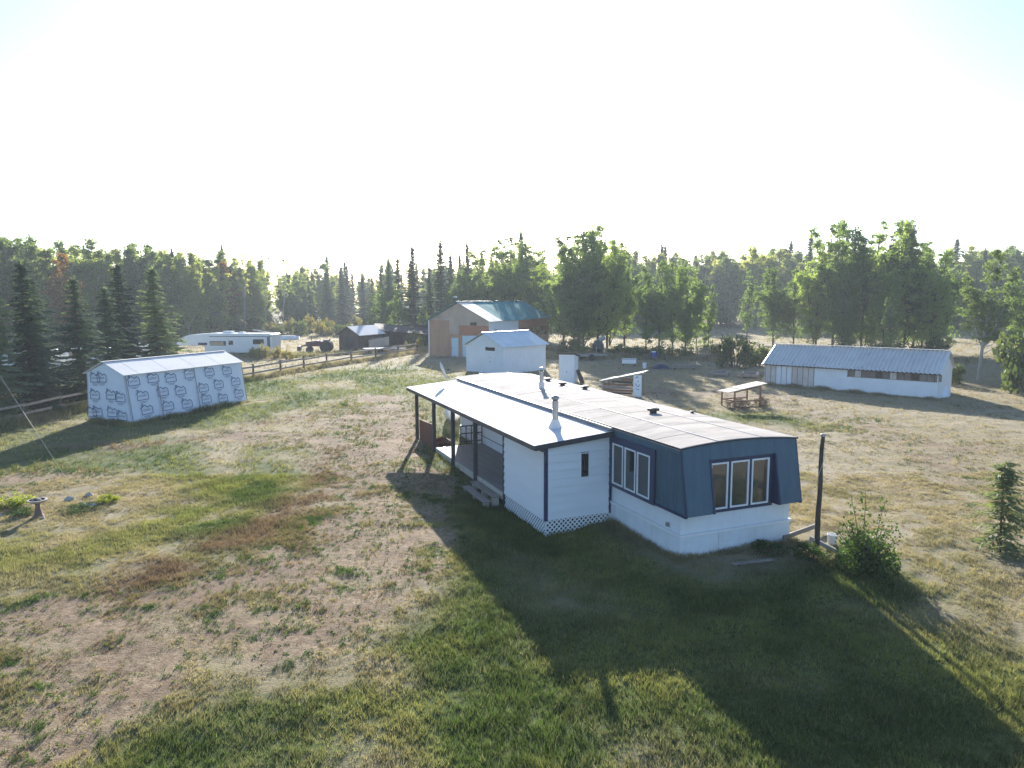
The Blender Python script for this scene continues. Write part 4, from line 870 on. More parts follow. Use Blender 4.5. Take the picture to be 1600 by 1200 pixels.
def flat_trailer(name, label, loc, rz, l, w, mat='wood_grey'):
    o = empty(name, label, 'trailer', loc, rz)
    for k in range(7): MB().box(0, l, -w / 2 + k * w / 7 + .01, -w / 2 + (k + 1) * w / 7 - .01, 0.50, 0.55).build('plank', mat, o)
    for y in (-w / 2, w / 2): MB().beam((0, y, 0.5), (l, y, 0.5), 0.08, 0.14).build('side_rail', 'galv', o); add_wheel(o, (l * 0.45, y * 1.12, 0.3), 0.31, 0.2, 'Y')
    MB().beam((l, 0, 0.46), (l + 1.0, 0, 0.42), 0.09, 0.1).build('drawbar', 'galv', o); MB().beam((l + .7, 0, 0.4), (l + .7, 0, 0), 0.06, 0.06, up=(0, 1, 0)).build('jockey_leg', 'galv', o)
    return o
flat_trailer('flatbed_trailer', 'pale flatbed trailer parked in front of the dark shed', (-16.6, 80.6, 0.65), R(22), 3.8, 1.7, 'roof_white')
t2 = flat_trailer('utility_trailer', 'low grey utility trailer in the shade under the poplars', (6.3, 70.6, 0.65), R(28), 2.9, 1.5)
MB().beam((2.9, 0.7, 0.5), (2.9, 0.7, 1.2), 0.05, 0.05, up=(0, 1, 0)).build('stake', 'galv', t2); MB().beam((2.9, -0.7, 0.5), (2.9, -0.7, 1.2), 0.05, 0.05, up=(0, 1, 0)).build('stake', 'galv', t2)
bo = empty('rowing_boat', 'small white boat lying keel up on the far grass', 'boat', (-36.2, 108.5, 0.65), R(8))
m = MB(); secs = [(0, 0.1, 0.2), (0.6, 0.6, 0.5), (1.8, 0.8, 0.62), (3.2, 0.75, 0.6), (4.0, 0.6, 0.52)]; pts = []
for (x, w, h) in secs:
    for t in range(7): a = math.pi * t / 6; pts.append((x, -w * math.cos(a), h * math.sin(a) ** 0.7))
m.poly(pts, [(7 * i + j, 7 * i + j + 1, 7 * i + j + 8, 7 * i + j + 7) for i in range(4) for j in range(6)] + [tuple(range(28, 35))]).build('hull', 'roof_white', bo, smooth=True)
MB().beam((0.05, 0, 0.3), (4.0, 0, 0.56), 0.05, 0.1).build('keel', 'rv_stripe', bo)
bx = empty('lidded_tub', 'white lidded tub on blocks in the shade beyond the woodshed', 'tub', (9.9, 64.4, 0.65), R(-8))
MB().box(0, 1.25, 0, 0.7, 0.25, 0.62).build('tub', 'plastic_white', bx, bevel=0.03); MB().box(-0.03, 1.28, -0.03, 0.73, 0.60, 0.68).build('lid', 'dish_grey', bx, bevel=0.02)
for x in (0.1, 1.15): MB().box(x - .05, x + .05, 0.05, 0.65, 0, 0.25).build('foot', 'wood_dark', bx)
br = empty('blue_barrel', 'bright blue plastic barrel by the tree trunks', 'barrel', (14.1, 71.3, 0.65))
MB().lathe([(0.24, 0), (0.29, 0.05), (0.30, 0.3), (0.285, 0.33), (0.30, 0.36), (0.30, 0.6), (0.29, 0.72), (0.25, 0.76)], 18).build('body', 'plastic_blue', br, smooth=False); MB().lathe([(0.22, 0.74), (0.22, 0.83), (0.05, 0.84)], 16).build('lid', 'plastic_white', br)
tp = empty('tarp_heap', 'heap of things under a dark blue tarp on the shaded grass', 'tarp', (12.9, 62.0, 0.65), R(-5))
m = MB(); pts = []; nn = 14
for j in range(nn):
    for i in range(nn):
        u, v = i / (nn - 1) * 2 - 1, j / (nn - 1) * 2 - 1; e = max(0, 1 - u * u) * max(0, 1 - v * v)
        pts.append((u * 0.75, v * 0.55, 0.02 + 0.45 * e ** 0.45 * (0.75 + 0.5 * float(fbm(u * 2 + 9, v * 2 + 4, 8)))))
m.poly(pts, [(j * nn + i, j * nn + i + 1, (j + 1) * nn + i + 1, (j + 1) * nn + i) for j in range(nn - 1) for i in range(nn - 1)]).build('tarp', 'tarp_blue', tp, smooth=True)
lb = empty('lumber_stack', 'stack of grey boards beside the blue tarp heap', 'lumber', (14.9, 62.0, 0.65), R(-6))
for k in range(9): MB().box(-1.1 + 0.1 * (k % 3), 1.1 - 0.08 * (k % 2), -0.3 + 0.2 * (k % 3), -0.12 + 0.2 * (k % 3), 0.1 + 0.1 * (k // 3), 0.18 + 0.1 * (k // 3)).build('board', 'wood_grey', lb)
for x in (-0.8, 0.8): MB().box(x - .05, x + .05, -0.35, 0.35, -0.02, 0.095).build('bearer', 'wood_dark', lb)
def bucket(name, label, loc, s=1.0):
    o = empty(name, label, 'bucket', loc)
    MB().lathe([(0.115 * s, 0), (0.145 * s, 0.34 * s), (0.155 * s, 0.35 * s), (0.155 * s, 0.37 * s), (0.14 * s, 0.37 * s), (0.12 * s, 0.04)], 18).build('pail', 'plastic_white', o)
    m = MB(); prev = None
    for k in range(9):
        a = math.pi * k / 8; p = (0.15 * s * math.cos(a), 0.03, 0.33 * s - 0.13 * s * math.sin(a))
        if prev: m.tube(prev, p, 0.004, 0.004, 5)
        prev = p
    m.build('handle', 'galv', o)
bucket('bucket', 'white bucket in the shade beside the blue tarp heap', (11.6, 62.6, 0.65), 1.3); bucket('bucket', 'white bucket on the grass behind the dark pole', (8.80, 19.15, 0.0), 0.85)
pl_ = empty('wooden_gate', 'small slatted wooden gate leaning in the hedge by a tall stake', 'gate', (18.2, 70.3, 0.65), R(10))
for k in range(6): MB().beam((0, 0, 0.15 + k * 0.2), (1.1, 0, 0.15 + k * 0.2), 0.03, 0.1).build('slat', 'wood_grey', pl_)
for x in (0.0, 1.1): MB().box(x - .05, x + .05, 0.02, 0.08, 0, 1.3).build('stile', 'wood_grey', pl_)
MB().tube((1.35, 0.05, 0), (1.55, 0.05, 2.0), 0.05, 0.04, 8).build('stake', 'wood_dark', pl_)
sm = empty('drum_machine', 'dark drum-shaped machine standing between the poplar trunks', 'machine', (9.2, 76.6, 0.65), R(25))
MB().lathe([(0.3, 0.0), (0.62, 0.35), (0.62, 0.85), (0.35, 1.25), (0.3, 1.27)], 14, (0, 0, 0.35)).build('drum', 'machine', sm, smooth=False)
MB().tube((0.1, 0, 1.55), (0.75, 0, 1.95), 0.30, 0.22, 12).build('chute', 'flash_grey', sm)
for p in ((-.5, -.4), (.5, -.4), (0, .5)): MB().tube((p[0], p[1], 0), (p[0] * .5, p[1] * .5, 0.6), 0.04, 0.04, 6).build('leg', 'machine', sm)
pt_ = empty('propane_tank', 'white propane tank seen beyond the porch posts', 'propane tank', (-3.15, 38.2, 0.20), R(2))
m = MB(); prof = [(0.02, -1.35), (0.20, -1.31), (0.33, -1.22), (0.40, -1.08), (0.42, -0.95), (0.42, 0.95), (0.40, 1.08), (0.33, 1.22), (0.20, 1.31), (0.02, 1.35)]
m.lathe(prof, 22); b_ = m.build('vessel', 'tank_white', pt_, smooth=True); b_.rotation_euler = (R(90), 0, 0); b_.location = (0, 0, 0.62)
MB().lathe([(0.14, 0), (0.14, 0.16), (0.10, 0.2)], 12, (0, 0, 1.02)).build('valve_dome', 'tank_white', pt_)
for y in (-0.8, 0.8): MB().box(-0.28, 0.28, y - .06, y + .06, -0.05, 0.3).build('foot', 'flash_grey', pt_)

# ------------------------------------------------------------------ near yard: pole, boards, bird bath
pe = empty('wooden_pole', 'dark leaning wooden pole with a metal cap', 'pole', (8.11, 18.54, -0.02))
pm_ = MB(); prev = (0, 0, -0.3); 
for k in range(1, 9):
    z = 3.22 * k / 8; p = (0.012 * math.sin(k * 1.7) + 0.03 * k / 8, 0.01 * math.cos(k), z); pm_.tube(prev, p, 0.074 - 0.003 * (k - 1), 0.074 - 0.003 * k, 12, cap=(k in (1, 8))); prev = p
pm_.build('shaft', 'wood_dark', pe, smooth=True)
MB().lathe([(0.055, 3.19), (0.057, 3.24), (0.04, 3.26)], 12, (0.03, 0, 0)).build('cap', 'galv', pe)
m = MB(); prev = None
for k in range(15):
    a = k * 0.5; p = (0.02 + 0.07 * math.cos(a), 0.07 * math.sin(a), 1.3 + k * 0.12)
    if prev: m.tube(prev, p, 0.007, 0.007, 5)
    prev = p
m.build('cable', 'wire', pe)
def board(label, a, b, w=0.10, h=0.05, mat='wood_grey', name='plank'):
    o = empty(name, label, 'plank', ((a[0] + b[0]) / 2, (a[1] + b[1]) / 2, 0))
    c = Vector(((a[0] + b[0]) / 2, (a[1] + b[1]) / 2, 0)); MB().beam(Vector(a) - c, Vector(b) - c, w, h).build('board', mat, o, bevel=0.004)
    MB().beam(Vector(a) * 0.9 + Vector(b) * 0.1 - c - Vector((0, 0, h)), Vector(a) * 0.86 + Vector(b) * 0.14 - c - Vector((0, 0, h)), w * 1.2, h * 1.2).build('cleat', 'wood_dark', o)
board('long pale plank propped level behind the dark pole', (7.55, 19.4, 0.13), (8.95, 20.3, 0.22), 0.06, 0.13, 'wood_grey'); board('pale plank slanting from the pole towards the leafy sapling', (8.02, 18.75, 0.35), (8.72, 17.85, 0.10), 0.06, 0.11, 'wood_pale')
board('old board lying in the shadow before the blue front', (5.60, 17.62, 0.05), (6.75, 17.95, 0.05), 0.14, 0.035)
bb = empty('bird_bath', 'brown stone bird bath at the edge of the weedy bed', 'bird bath', (-14.86, 21.9, -0.01))
MB().lathe([(0.17, 0), (0.17, 0.05), (0.13, 0.09), (0.105, 0.20), (0.07, 0.33), (0.065, 0.42), (0.10, 0.49)], 18).build('pedestal', 'bath_stone', bb, smooth=True)
MB().lathe([(0.08, 0.47), (0.19, 0.50), (0.275, 0.56), (0.28, 0.585), (0.255, 0.59)], 24).build('basin', 'bath_rim', bb, smooth=False)
MB().lathe([(0.02, 0.50), (0.20, 0.53), (0.235, 0.575), (0.215, 0.596)], 24).build('water_bowl', 'glass_dark', bb)
for k, (x, y) in enumerate(((-0.02, 0.05), (0.09, -0.04))): MB().lathe([(0.05, 0.575), (0.06, 0.60), (0.03, 0.63)], 9, (x, y, 0)).build('pebble', 'bath_rim', bb)
def rock(label, loc, s):
    r = random.Random(int(loc[0] * 100)); m = MB(); pts = []; n = 9; rings = 5
    for j in range(rings + 1):
        ph = math.pi * j / rings
        for i in range(n):
            th_ = 2 * math.pi * i / n; q = 1 + r.uniform(-.22, .22); pts.append((s[0] * q * math.sin(ph) * math.cos(th_), s[1] * q * math.sin(ph) * math.sin(th_), s[2] * q * math.cos(ph)))
    m.poly(pts, [(j * n + i, (j + 1) * n + i, (j + 1) * n + (i + 1) % n, j * n + (i + 1) % n) for j in range(rings) for i in range(n)])
    o = m.build('rock', 'stone', None, smooth=False); o.location = loc; tag(o, label, 'rock', 'rocks edging the weedy bed')
rock('small pale rock right behind the bird bath', (-15.0, 23.7, 0.06), (0.17, 0.13, 0.11)); rock('largest pale rock at the far end of the weedy bed', (-13.9, 23.0, 0.04), (0.28, 0.14, 0.11)); rock('grey rock behind the largest one in the bed', (-14.6, 24.2, 0.06), (0.16, 0.12, 0.11))
rock('little white stone at the foot of the bird bath', (-14.62, 21.75, 0.03), (0.06, 0.06, 0.05)); rock('dull stone at the edge of the bed by the yellow weeds', (-16.2, 22.0, 0.04), (0.13, 0.10, 0.08))
gw = empty('guy_wire', 'thin pale guy wire slanting down across the spruces', 'wire', (-14.3, 23.3, 0.02))
MB().tube((0, 0, 0), (-18.0, 18.8, 6.2), 0.0045, 0.0045, 5).build('cable', 'flash_grey', gw); MB().tube((-4.6, 4.8, 1.585), (-6.2, 6.47, 2.135), 0.013, 0.013, 6).build('guard', 'wood_grey', gw); MB().tube((0.05, -0.05, -0.2), (-0.1, 0.104, 0.035), 0.02, 0.02, 6).build('anchor_rod', 'galv', gw)
# ------------------------------------------------------------------ trees
def leaf_cards(C, size, r, asp=0.62, flat=0.0):
    """one kite-shaped, slightly folded leaf card per centre"""
    n = len(C); u = r.normal(size=(n, 3)); u[:, 2] *= (1 - flat); u /= np.linalg.norm(u, axis=1, keepdims=True)
    w = r.normal(size=(n, 3)); v = np.cross(u, w); v /= np.linalg.norm(v, axis=1, keepdims=True)
    s = (size * r.uniform(0.65, 1.35, n))[:, None]
    nrm = np.cross(u, v) * s * 0.12
    V = np.stack([C - u * s * 0.5, C + v * s * asp * 0.5 + nrm, C + u * s * 0.5, C - v * s * asp * 0.5 + nrm], 1).reshape(-1, 3)
    k = np.arange(n)[:, None] * 4
    return V, k + np.array([[0, 1, 2, 3]])
def limb(m, pts, r0, r1, n=6):
    for i in range(len(pts) - 1):
        a = r0 + (r1 - r0) * i / (len(pts) - 1); b = r0 + (r1 - r0) * (i + 1) / (len(pts) - 1)
        m.tube(pts[i], pts[i + 1], a, b, n, cap=False)
def broadleaf(seed, h, base=0.2, rad=0.18, clumps=220, per=34, leaf=0.26, trunk_r=0.010, spread=0.5, mats=('bark', 'leaf_aspen'), leaders=6, lo=0.45):
    """trunk mesh and crown mesh of a poplar: a main stem and several leaders, each carrying leaf clumps"""
    r = np.random.default_rng(seed); tm = MB(); axes = []
    P = [Vector((0.03 * h * t * math.sin(seed + 2.2 * t), 0.03 * h * t * math.cos(seed * 1.7 + 2.6 * t), h * 0.97 * t)) for t in np.linspace(0, 1, 9)]
    limb(tm, [P[0] - Vector((0, 0, 0.3))] + P[1:], trunk_r * h, 0.0018 * h, 8); axes.append((P, base, 1.0, rad))
    a0 = r.uniform(0, 6.28)
    for k in range(leaders):
        t0 = r.uniform(base * 0.9, 0.55); st = P[int(t0 * 8)]; a = a0 + k * 2.4 + r.uniform(-.5, .5); out = h * rad * r.uniform(0.55, 1.05); top = h * min(0.96, max(t0 + 0.16, r.uniform(lo, 0.97)))
        Q = [st + Vector((math.cos(a) * out * u ** 0.7, math.sin(a) * out * u ** 0.7, (top - st.z) * u)) for u in np.linspace(0, 1, 6)]
        limb(tm, Q, trunk_r * h * 0.42, 0.0014 * h, 6); axes.append((Q, 0.12, (top - st.z) / h, rad * r.uniform(0.45, 0.7)))
    C = []; wts = np.array([1.7] + [0.4 + a[2] for a in axes[1:]]); wts /= wts.sum()
    for c in range(clumps):
        k = r.choice(len(axes), p=wts); Q, b0, ln_a, rr = axes[k]; n_ = len(Q) - 1; t = b0 + (1 - b0) * r.random() ** 0.9
        f = t * n_; i0 = min(n_ - 1, int(f)); ax = Q[i0].lerp(Q[i0 + 1], f - i0); s_ = (t - b0) / (1 - b0)
        e = rr * h * (0.30 + 0.95 * math.sin(math.pi * min(1.0, 0.18 + 0.80 * s_)) ** 0.8) * (1 - 0.45 * s_); a = r.uniform(0, 6.28); q = e * math.sqrt(r.uniform(0.05, 1.0)) * (0.72 + 0.5 * math.sin(3 * a + seed + 7 * t))
        q = abs(q); p = np.array([ax.x + q * math.cos(a), ax.y + q * math.sin(a), ax.z + r.uniform(-.02, .03) * h])
        if c % 3 == 0 and q > 0.25:
            b1 = Q[max(0, i0 - 1)].lerp(Q[i0], 0.6) if i0 else Q[0]; limb(tm, [b1, (b1 + Vector(p)) / 2 - Vector((0, 0, 0.01 * h)), Vector(p)], 0.0035 * h, 0.001 * h, 4)
        cr = spread * r.uniform(0.55, 1.35) * (1.0 - 0.45 * s_); n = int(per * r.uniform(0.4, 1.5) * (1 - 0.35 * s_)) + 4
        d = r.normal(size=(n, 3)); d /= np.linalg.norm(d, axis=1, keepdims=True); d *= (r.random(n) ** 0.45)[:, None]; C.append(p + d * np.array([cr, cr, cr * 0.62]))
    C = np.concatenate(C); C = C[C[:, 2] < h * 1.0]; V, F = leaf_cards(C, leaf, r)
    return tm.mesh('trunk', mats[0], True), np_mesh('crown', V, F, [mats[1]])
def conifer(seed, h, rad=0.19, base=0.04, dens=1.0, mats=('bark', 'needle_spruce'), tw=0.15, up=0.0, ragged=0.25, step=0.30):
    r = np.random.default_rng(seed); tm = MB()
    limb(tm, [Vector((0, 0, -0.3)), Vector((0.01 * h, 0, h * 0.4)), Vector((0.0, 0.008 * h, h))], 0.013 * h, 0.002 * h, 7)
    V = []; z = base * h
    while z < h * 0.985:
        t = z / h; Lb = rad * h * ((1 - t) ** 0.82) * (0.86 + 0.14 * math.sin(z * 2.1 + seed)) + 0.10
        if t < 0.12: Lb *= 0.75 + 2 * t
        nb = max(5, int((6 + 5 * (1 - t)) * dens)); a0 = r.uniform(0, 6.28)
        for b in range(nb):
            a = a0 + 2 * math.pi * b / nb + r.uniform(-.3, .3); l = Lb * r.uniform(1 - ragged * 1.6, 1 + ragged * 0.7)
            dx, dy = math.cos(a), math.sin(a); slope = 0.55 * t - 0.30 + up + r.uniform(-.1, .1); zz = z + r.uniform(-.12, .12)
            ns = max(4, int(l / 0.11))
            if t < 0.75 and b % 2 == 0: limb(tm, [Vector((0, 0, zz)), Vector((dx * l * .9, dy * l * .9, zz + slope * l * .9 - 0.12 * l * .8))], 0.0035 * h * (1 - t), 0.004, 4)
            s = np.linspace(0.10, 1.0, ns); px = dx * l * s; py = dy * l * s; pz_ = zz + slope * l * s - 0.22 * l * s * s + 0.12 * l * s ** 4
            for sg in (-1, 1):
                ang = a + sg * (0.95 + r.uniform(-.25, .25, ns)); tl = (0.30 * l * (1 - 0.62 * s) + 0.10) * r.uniform(0.6, 1.25, ns)
                q0 = np.stack([px, py, pz_], 1); dr_ = np.stack([np.cos(ang), np.sin(ang), -0.28 - 0.25 * r.random(ns)], 1)
                tip = q0 + dr_ * tl[:, None]; mid = q0 + dr_ * (tl * 0.45)[:, None]
                sd_ = np.stack([-np.sin(ang), np.cos(ang), r.uniform(-.5, .5, ns)], 1) * (tw * 0.5 * r.uniform(0.7, 1.3, ns))[:, None]
                V.append(np.stack([q0, mid + sd_, tip, mid - sd_ - np.array([0, 0, 0.03])], 1))
            e = np.array([[dx * l * 0.8, dy * l * 0.8, pz_[-1] + 0.04], [dx * l * .95 - dy * tw * .4, dy * l * .95 + dx * tw * .4, pz_[-1]], [dx * l * 1.1, dy * l * 1.1, pz_[-1] + 0.02], [dx * l * .95 + dy * tw * .4, dy * l * .95 - dx * tw * .4, pz_[-1]]])
            V.append(e[None])
        z += step * (1.15 - 0.85 * t)
    for q in np.linspace(0.90, 1.0, 14):
        a = r.uniform(0, 6.28); w = tw * 0.5; c = np.array([0, 0, h * q]); e = np.array([math.cos(a), math.sin(a), 0.0]); V.append(np.stack([c, c + e * w * .6 + [0, 0, .1 * tw * 4], c + e * w * 1.2 + [0, 0, tw * 1.6], c - e * w * .3 + [0, 0, tw * .8]])[None])
    V = np.concatenate(V).reshape(-1, 3); n = len(V) // 4
    return tm.mesh('trunk', mats[0], True), np_mesh('crown', V, np.arange(n)[:, None] * 4 + np.array([[0, 1, 2, 3]]), [mats[1]])
PROTO = {}
def proto(kind, i):
    key = (kind, i)
    if key not in PROTO:
        if kind == 'poplar': PROTO[key] = (12.0,) + broadleaf(11 + i, 12.0, 0.10 + 0.04 * (i % 3), 0.175 + 0.02 * (i % 2), 380, 52, 0.19, 0.010, 0.64, leaders=8)
        elif kind == 'sparse': PROTO[key] = (10.0,) + broadleaf(31 + i, 10.0, 0.24, 0.13, 130, 32, 0.21, 0.008, 0.48, leaders=3)
        elif kind == 'birch': PROTO[key] = (10.0,) + broadleaf(44, 10.0, 0.28, 0.16, 300, 44, 0.15, 0.013, 0.48, ('bark_pale', 'leaf_wood'), leaders=5)
        elif kind == 'wood': PROTO[key] = (14.0,) + broadleaf(51 + i, 14.0, 0.06, 0.165, 310, 48, 0.29, 0.009, 0.95, ('bark_pale' if i % 2 else 'bark', 'leaf_wood'), leaders=6)
        elif kind == 'rustleaf': PROTO[key] = (12.0,) + broadleaf(61, 12.0, 0.3, 0.15, 170, 34, 0.32, 0.009, 0.8, ('bark', 'leaf_rust'))
        elif kind == 'bare': PROTO[key] = (14.0,) + broadleaf(66, 14.0, 0.45, 0.09, 70, 10, 0.22, 0.006, 0.5, ('bark_pale', 'leaf_wood'), leaders=3)
        elif kind == 'spruce': PROTO[key] = (8.0,) + conifer(71 + i, 8.0, 0.20 + 0.025 * (i % 3), 0.05, 1.05, tw=0.18, step=0.34, ragged=0.36 + 0.08 * (i % 3))
        elif kind == 'farspruce': PROTO[key] = (14.0,) + conifer(81 + i, 14.0, 0.135, 0.05, 1.1, tw=0.34, step=0.42, ragged=0.3)
        elif kind == 'pine': PROTO[key] = (14.0,) + conifer(91 + i, 14.0, 0.165, 0.18, 1.0, tw=0.36, up=0.20, step=0.46, ragged=0.45)
        elif kind == 'seedling': PROTO[key] = (2.45,) + conifer(99, 2.45, 0.31, 0.05, 0.9, ('bark', 'needle_young'), tw=0.042, step=0.155, ragged=0.42)
    return PROTO[key]
TREE_NAME = {'poplar': 'poplar_tree', 'sparse': 'poplar_tree', 'birch': 'birch_tree', 'wood': 'aspen_tree', 'rustleaf': 'aspen_tree', 'bare': 'aspen_tree', 'spruce': 'spruce_tree', 'farspruce': 'spruce_tree', 'pine': 'pine_tree', 'seedling': 'young_spruce'}
def tree(kind, i, x, y, h, label, group=None, wide=1.0, name=None):
    h0, tmesh, cmesh = proto(kind, i); s = h / h0
    o = empty(name or TREE_NAME[kind], label, 'tree', (x, y, gz(x, y) - 0.03), random.uniform(0, 6.28), group); o.scale = (s * wide, s * wide, s)
    o.rotation_euler = (random.uniform(-.035, .035), random.uniform(-.035, .035), o.rotation_euler[2])
    inst('trunk', tmesh, o); inst('crown', cmesh, o)
    return o
ORD = ['first', 'second', 'third', 'fourth', 'fifth', 'sixth', 'seventh', 'eighth', 'ninth', 'tenth', 'eleventh', 'twelfth', 'thirteenth', 'fourteenth', 'fifteenth']
def by_place(pts, what):
    order = sorted(range(len(pts)), key=lambda k: pts[k][0] / pts[k][1]); return {k: f'{ORD[i]} from the left of the {what}' for i, k in enumerate(order)}
SPL = ['dark spruce cut by the frame edge beside the rail fence', 'tall dark spruce, second one along the fence', 'dark spruce standing two trees before the wrapped shed', 'short spruce behind the fence spruces', 'dark spruce just behind the wrapped shed gable',
       'broad spruce rising behind the wrapped shed roof', 'spruce beside the camper nose, behind the wrapped shed', 'small spruce between the wrapped shed and the camper', 'spruce at the dim far edge of the spruce row']
for k, (x, y, h) in enumerate([(-27.1, 37.6, 8.0), (-26.8, 40.0, 8.4), (-26.0, 43.0, 7.6), (-29.2, 44.2, 6.4), (-26.4, 46.6, 7.0), (-27.2, 50.3, 8.6), (-26.2, 53.4, 8.4), (-28.0, 57.2, 6.4), (-31.0, 47.0, 7.6)]):
    tree('spruce', k % 5, x, y, h, SPL[k], 'spruces along the rail fence', wide=random.uniform(1.2, 1.45))
POP1 = [(7.0, 81.0, 12.4), (7.9, 83.9, 13.2), (9.8, 82.8, 13.3), (6.6, 91.5, 12.2), (12.6, 92.7, 12.2), (14.5, 92.6, 11.8), (11.4, 86.0, 12.0), (8.8, 88.0, 12.5)]
B1 = by_place(POP1, 'tall poplars beside the workshop')
for k, (x, y, h) in enumerate(POP1): tree('poplar', k % 4, x, y, h * 1.08, B1[k], 'poplars beside the workshop', 1.12)
POP2 = [(14.2, 76.1, 8.7), (15.6, 76.1, 10.4), (16.7, 74.4, 9.7), (18.3, 76.0, 10.6), (19.7, 76.8, 9.1), (21.2, 77.5, 7.6)]
B2 = by_place(POP2, 'slender poplars by the leaning gate')
for k, (x, y, h) in enumerate(POP2): tree('sparse' if k in (0, 4, 5) else 'poplar', k % 3, x, y, h, B2[k], 'poplars by the gate', 0.95)
tree('sparse', 0, 31.7, 97.1, 10.3, 'lone slim poplar standing in the paddock', None, 0.9)
tree('poplar', 1, 30.9, 85.0, 10.0, 'round-crowned poplar left of the greenhouse grove', None, 1.1); tree('poplar', 2, 33.3, 84.9, 9.4, 'shorter poplar at the edge of the greenhouse grove', None, 1.1)
POP3 = [(33.4, 78.9, 12.5), (35.2, 78.8, 14.9), (34.8, 75.3, 13.7), (37.0, 76.1, 13.0), (39.4, 78.7, 14.7), (39.6, 75.1, 14.7), (40.9, 75.1, 13.5), (43.0, 77.0, 12.8), (44.8, 78.4, 11.8), (46.3, 78.4, 11.5), (37.5, 72.5, 9.0), (42.5, 73.0, 9.5), (34.0, 73.5, 8.5)]
B3 = by_place(POP3, 'poplars in the grove behind the greenhouse shed')
for k, (x, y, h) in enumerate(POP3): tree('poplar', k % 4, x, y, h, B3[k], 'poplars behind the greenhouse shed', 0.98)
tree('birch', 0, 34.6, 53.0, 9.9, 'pale-barked birch past the near end of the greenhouse shed', None, 1.0)
tree('sparse', 1, 33.2, 63.0, 7.0, 'crooked thin poplar between the grove and the birch', None, 0.7)
tree('poplar', 0, 50.5, 70.0, 11.0, 'poplar cut by the frame edge beyond the birch', None, 1.1); tree('poplar', 3, 43.5, 57.0, 8.5, 'leafy poplar overhanging the bush at the frame edge', None, 1.0)
POP4 = [(-4.8, 108.2, 13.7, 'poplar'), (-2.4, 106.1, 14.2, 'poplar'), (0.0, 104.6, 14.8, 'poplar'), (2.9, 107.8, 14.2, 'poplar'), (4.6, 104.4, 13.2, 'poplar'), (-7.2, 103.0, 10.2, 'poplar')]
B4 = by_place(POP4, 'poplars rising behind the turquoise roof')
for k, (x, y, h, kd) in enumerate(POP4):
    tree(kd, k % 4, x, y, h, B4[k], 'poplars behind the workshop', 1.2)
tree('pine', 0, 1.4, 112.0, 16.2, 'dark pine top rising above the poplars behind the workshop', None)
PIN = [(-19.4, 112.5, 11.9), (-19.0, 120.2, 12.8), (-14.1, 105.4, 13.6), (-10.8, 108.5, 14.6), (-9.8, 115.7, 13.0), (-6.4, 111.8, 14.4), (-16.0, 116.0, 12.0), (-12.5, 112.0, 11.0), (-22.0, 124.0, 11.0), (-8.3, 119.0, 13.0)]
B5 = by_place(PIN, 'tall pines beside the workshop gable')
for k, (x, y, h) in enumerate(PIN):
    tree('pine', k % 3, x, y, h, B5[k], 'pines beside the workshop', 1.05)
for k, (x, y, h) in enumerate([(-19.6, 108.0, 8.4), (-17.0, 104.5, 8.2), (-14.8, 100.8, 6.0), (-12.6, 101.5, 5.4), (-21.5, 112.0, 7.0)]): tree('sparse', k % 2, x, y, h, 'young light-green poplar at the foot of the pines', 'young poplars under the pines', 1.15)
# woods: every tree an individual, shared meshes
def woods(pts, label_of, group, wide=1.05):
    for (x, y, h, kd) in pts: tree(kd, random.randrange({'wood': 4, 'farspruce': 3, 'pine': 3}.get(kd, 1)), x, y, h, label_of[kd], group, wide * random.uniform(0.95, 1.3))
def strip(edge, depth, n, hr, mix, seed, mind=2.2):
    r = random.Random(seed); out = []; tries = 0
    segs = list(zip(edge[:-1], edge[1:])); Ls = [math.dist(a, b) for a, b in segs]
    while len(out) < n and tries < 20000:
        tries += 1; (a, b) = r.choices(segs, Ls)[0]; t = r.random(); q = depth * r.random() ** 1.6
        dx, dy = b[0] - a[0], b[1] - a[1]; l = math.hypot(dx, dy); x = a[0] + dx * t - dy / l * q; y = a[1] + dy * t + dx / l * q
        if all((x - o[0]) ** 2 + (y - o[1]) ** 2 > mind ** 2 for o in out):
            kd = r.choices(list(mix), list(mix.values()))[0]; out.append((x, y, r.uniform(*hr) * (1.0 if kd != 'farspruce' else r.uniform(0.85, 1.15)), kd))
    return out
WL = {'wood': 'aspen in the dense wood behind the spruces and camper', 'farspruce': 'dark spruce inside the wood behind the camper', 'pine': 'pine inside the wood behind the camper', 'rustleaf': 'rust-orange aspen in the wood above the spruces', 'bare': 'thin half-bare aspen at the edge of the wood behind the camper'}
woods(strip([(-95, 62), (-62, 84), (-50, 104), (-45, 134)], 34, 140, (11.4, 14.8), {'wood': 0.88, 'farspruce': 0.12}, 5, 2.4), WL, 'trees of the wood behind the camper')
tree('rustleaf', 0, -55.0, 88.5, 12.0, 'rust-orange aspen in the wood above the spruces'); tree('rustleaf', 0, -47.5, 121.0, 12.5, 'rust-orange aspen above the tail of the camper')
tree('bare', 0, -43.0, 126.0, 14.6, 'thin half-bare aspen, middle of three at the end of the wood'); tree('bare', 0, -41.6, 131.0, 15.0, 'thin half-bare aspen at the very end of the wood'); tree('bare', 0, -45.2, 122.0, 14.4, 'thin half-bare aspen nearest the camper tail')
woods(strip([(-46, 134), (-56, 172)], 30, 16, (11.0, 13.5), {'wood': 0.8, 'farspruce': 0.2}, 15, 2.6), WL, 'trees of the wood behind the camper')
woods([(-43.5, 141.0, 11.0, 'wood'), (-43.0, 147.0, 10.2, 'wood'), (-45.5, 152.0, 11.5, 'wood'), (-47.0, 158.0, 11.0, 'farspruce'), (-44.0, 156.0, 10.0, 'wood'), (-49.0, 166.0, 12.0, 'wood'), (-46.0, 164.0, 11.2, 'farspruce')], WL, 'trees of the wood behind the camper')
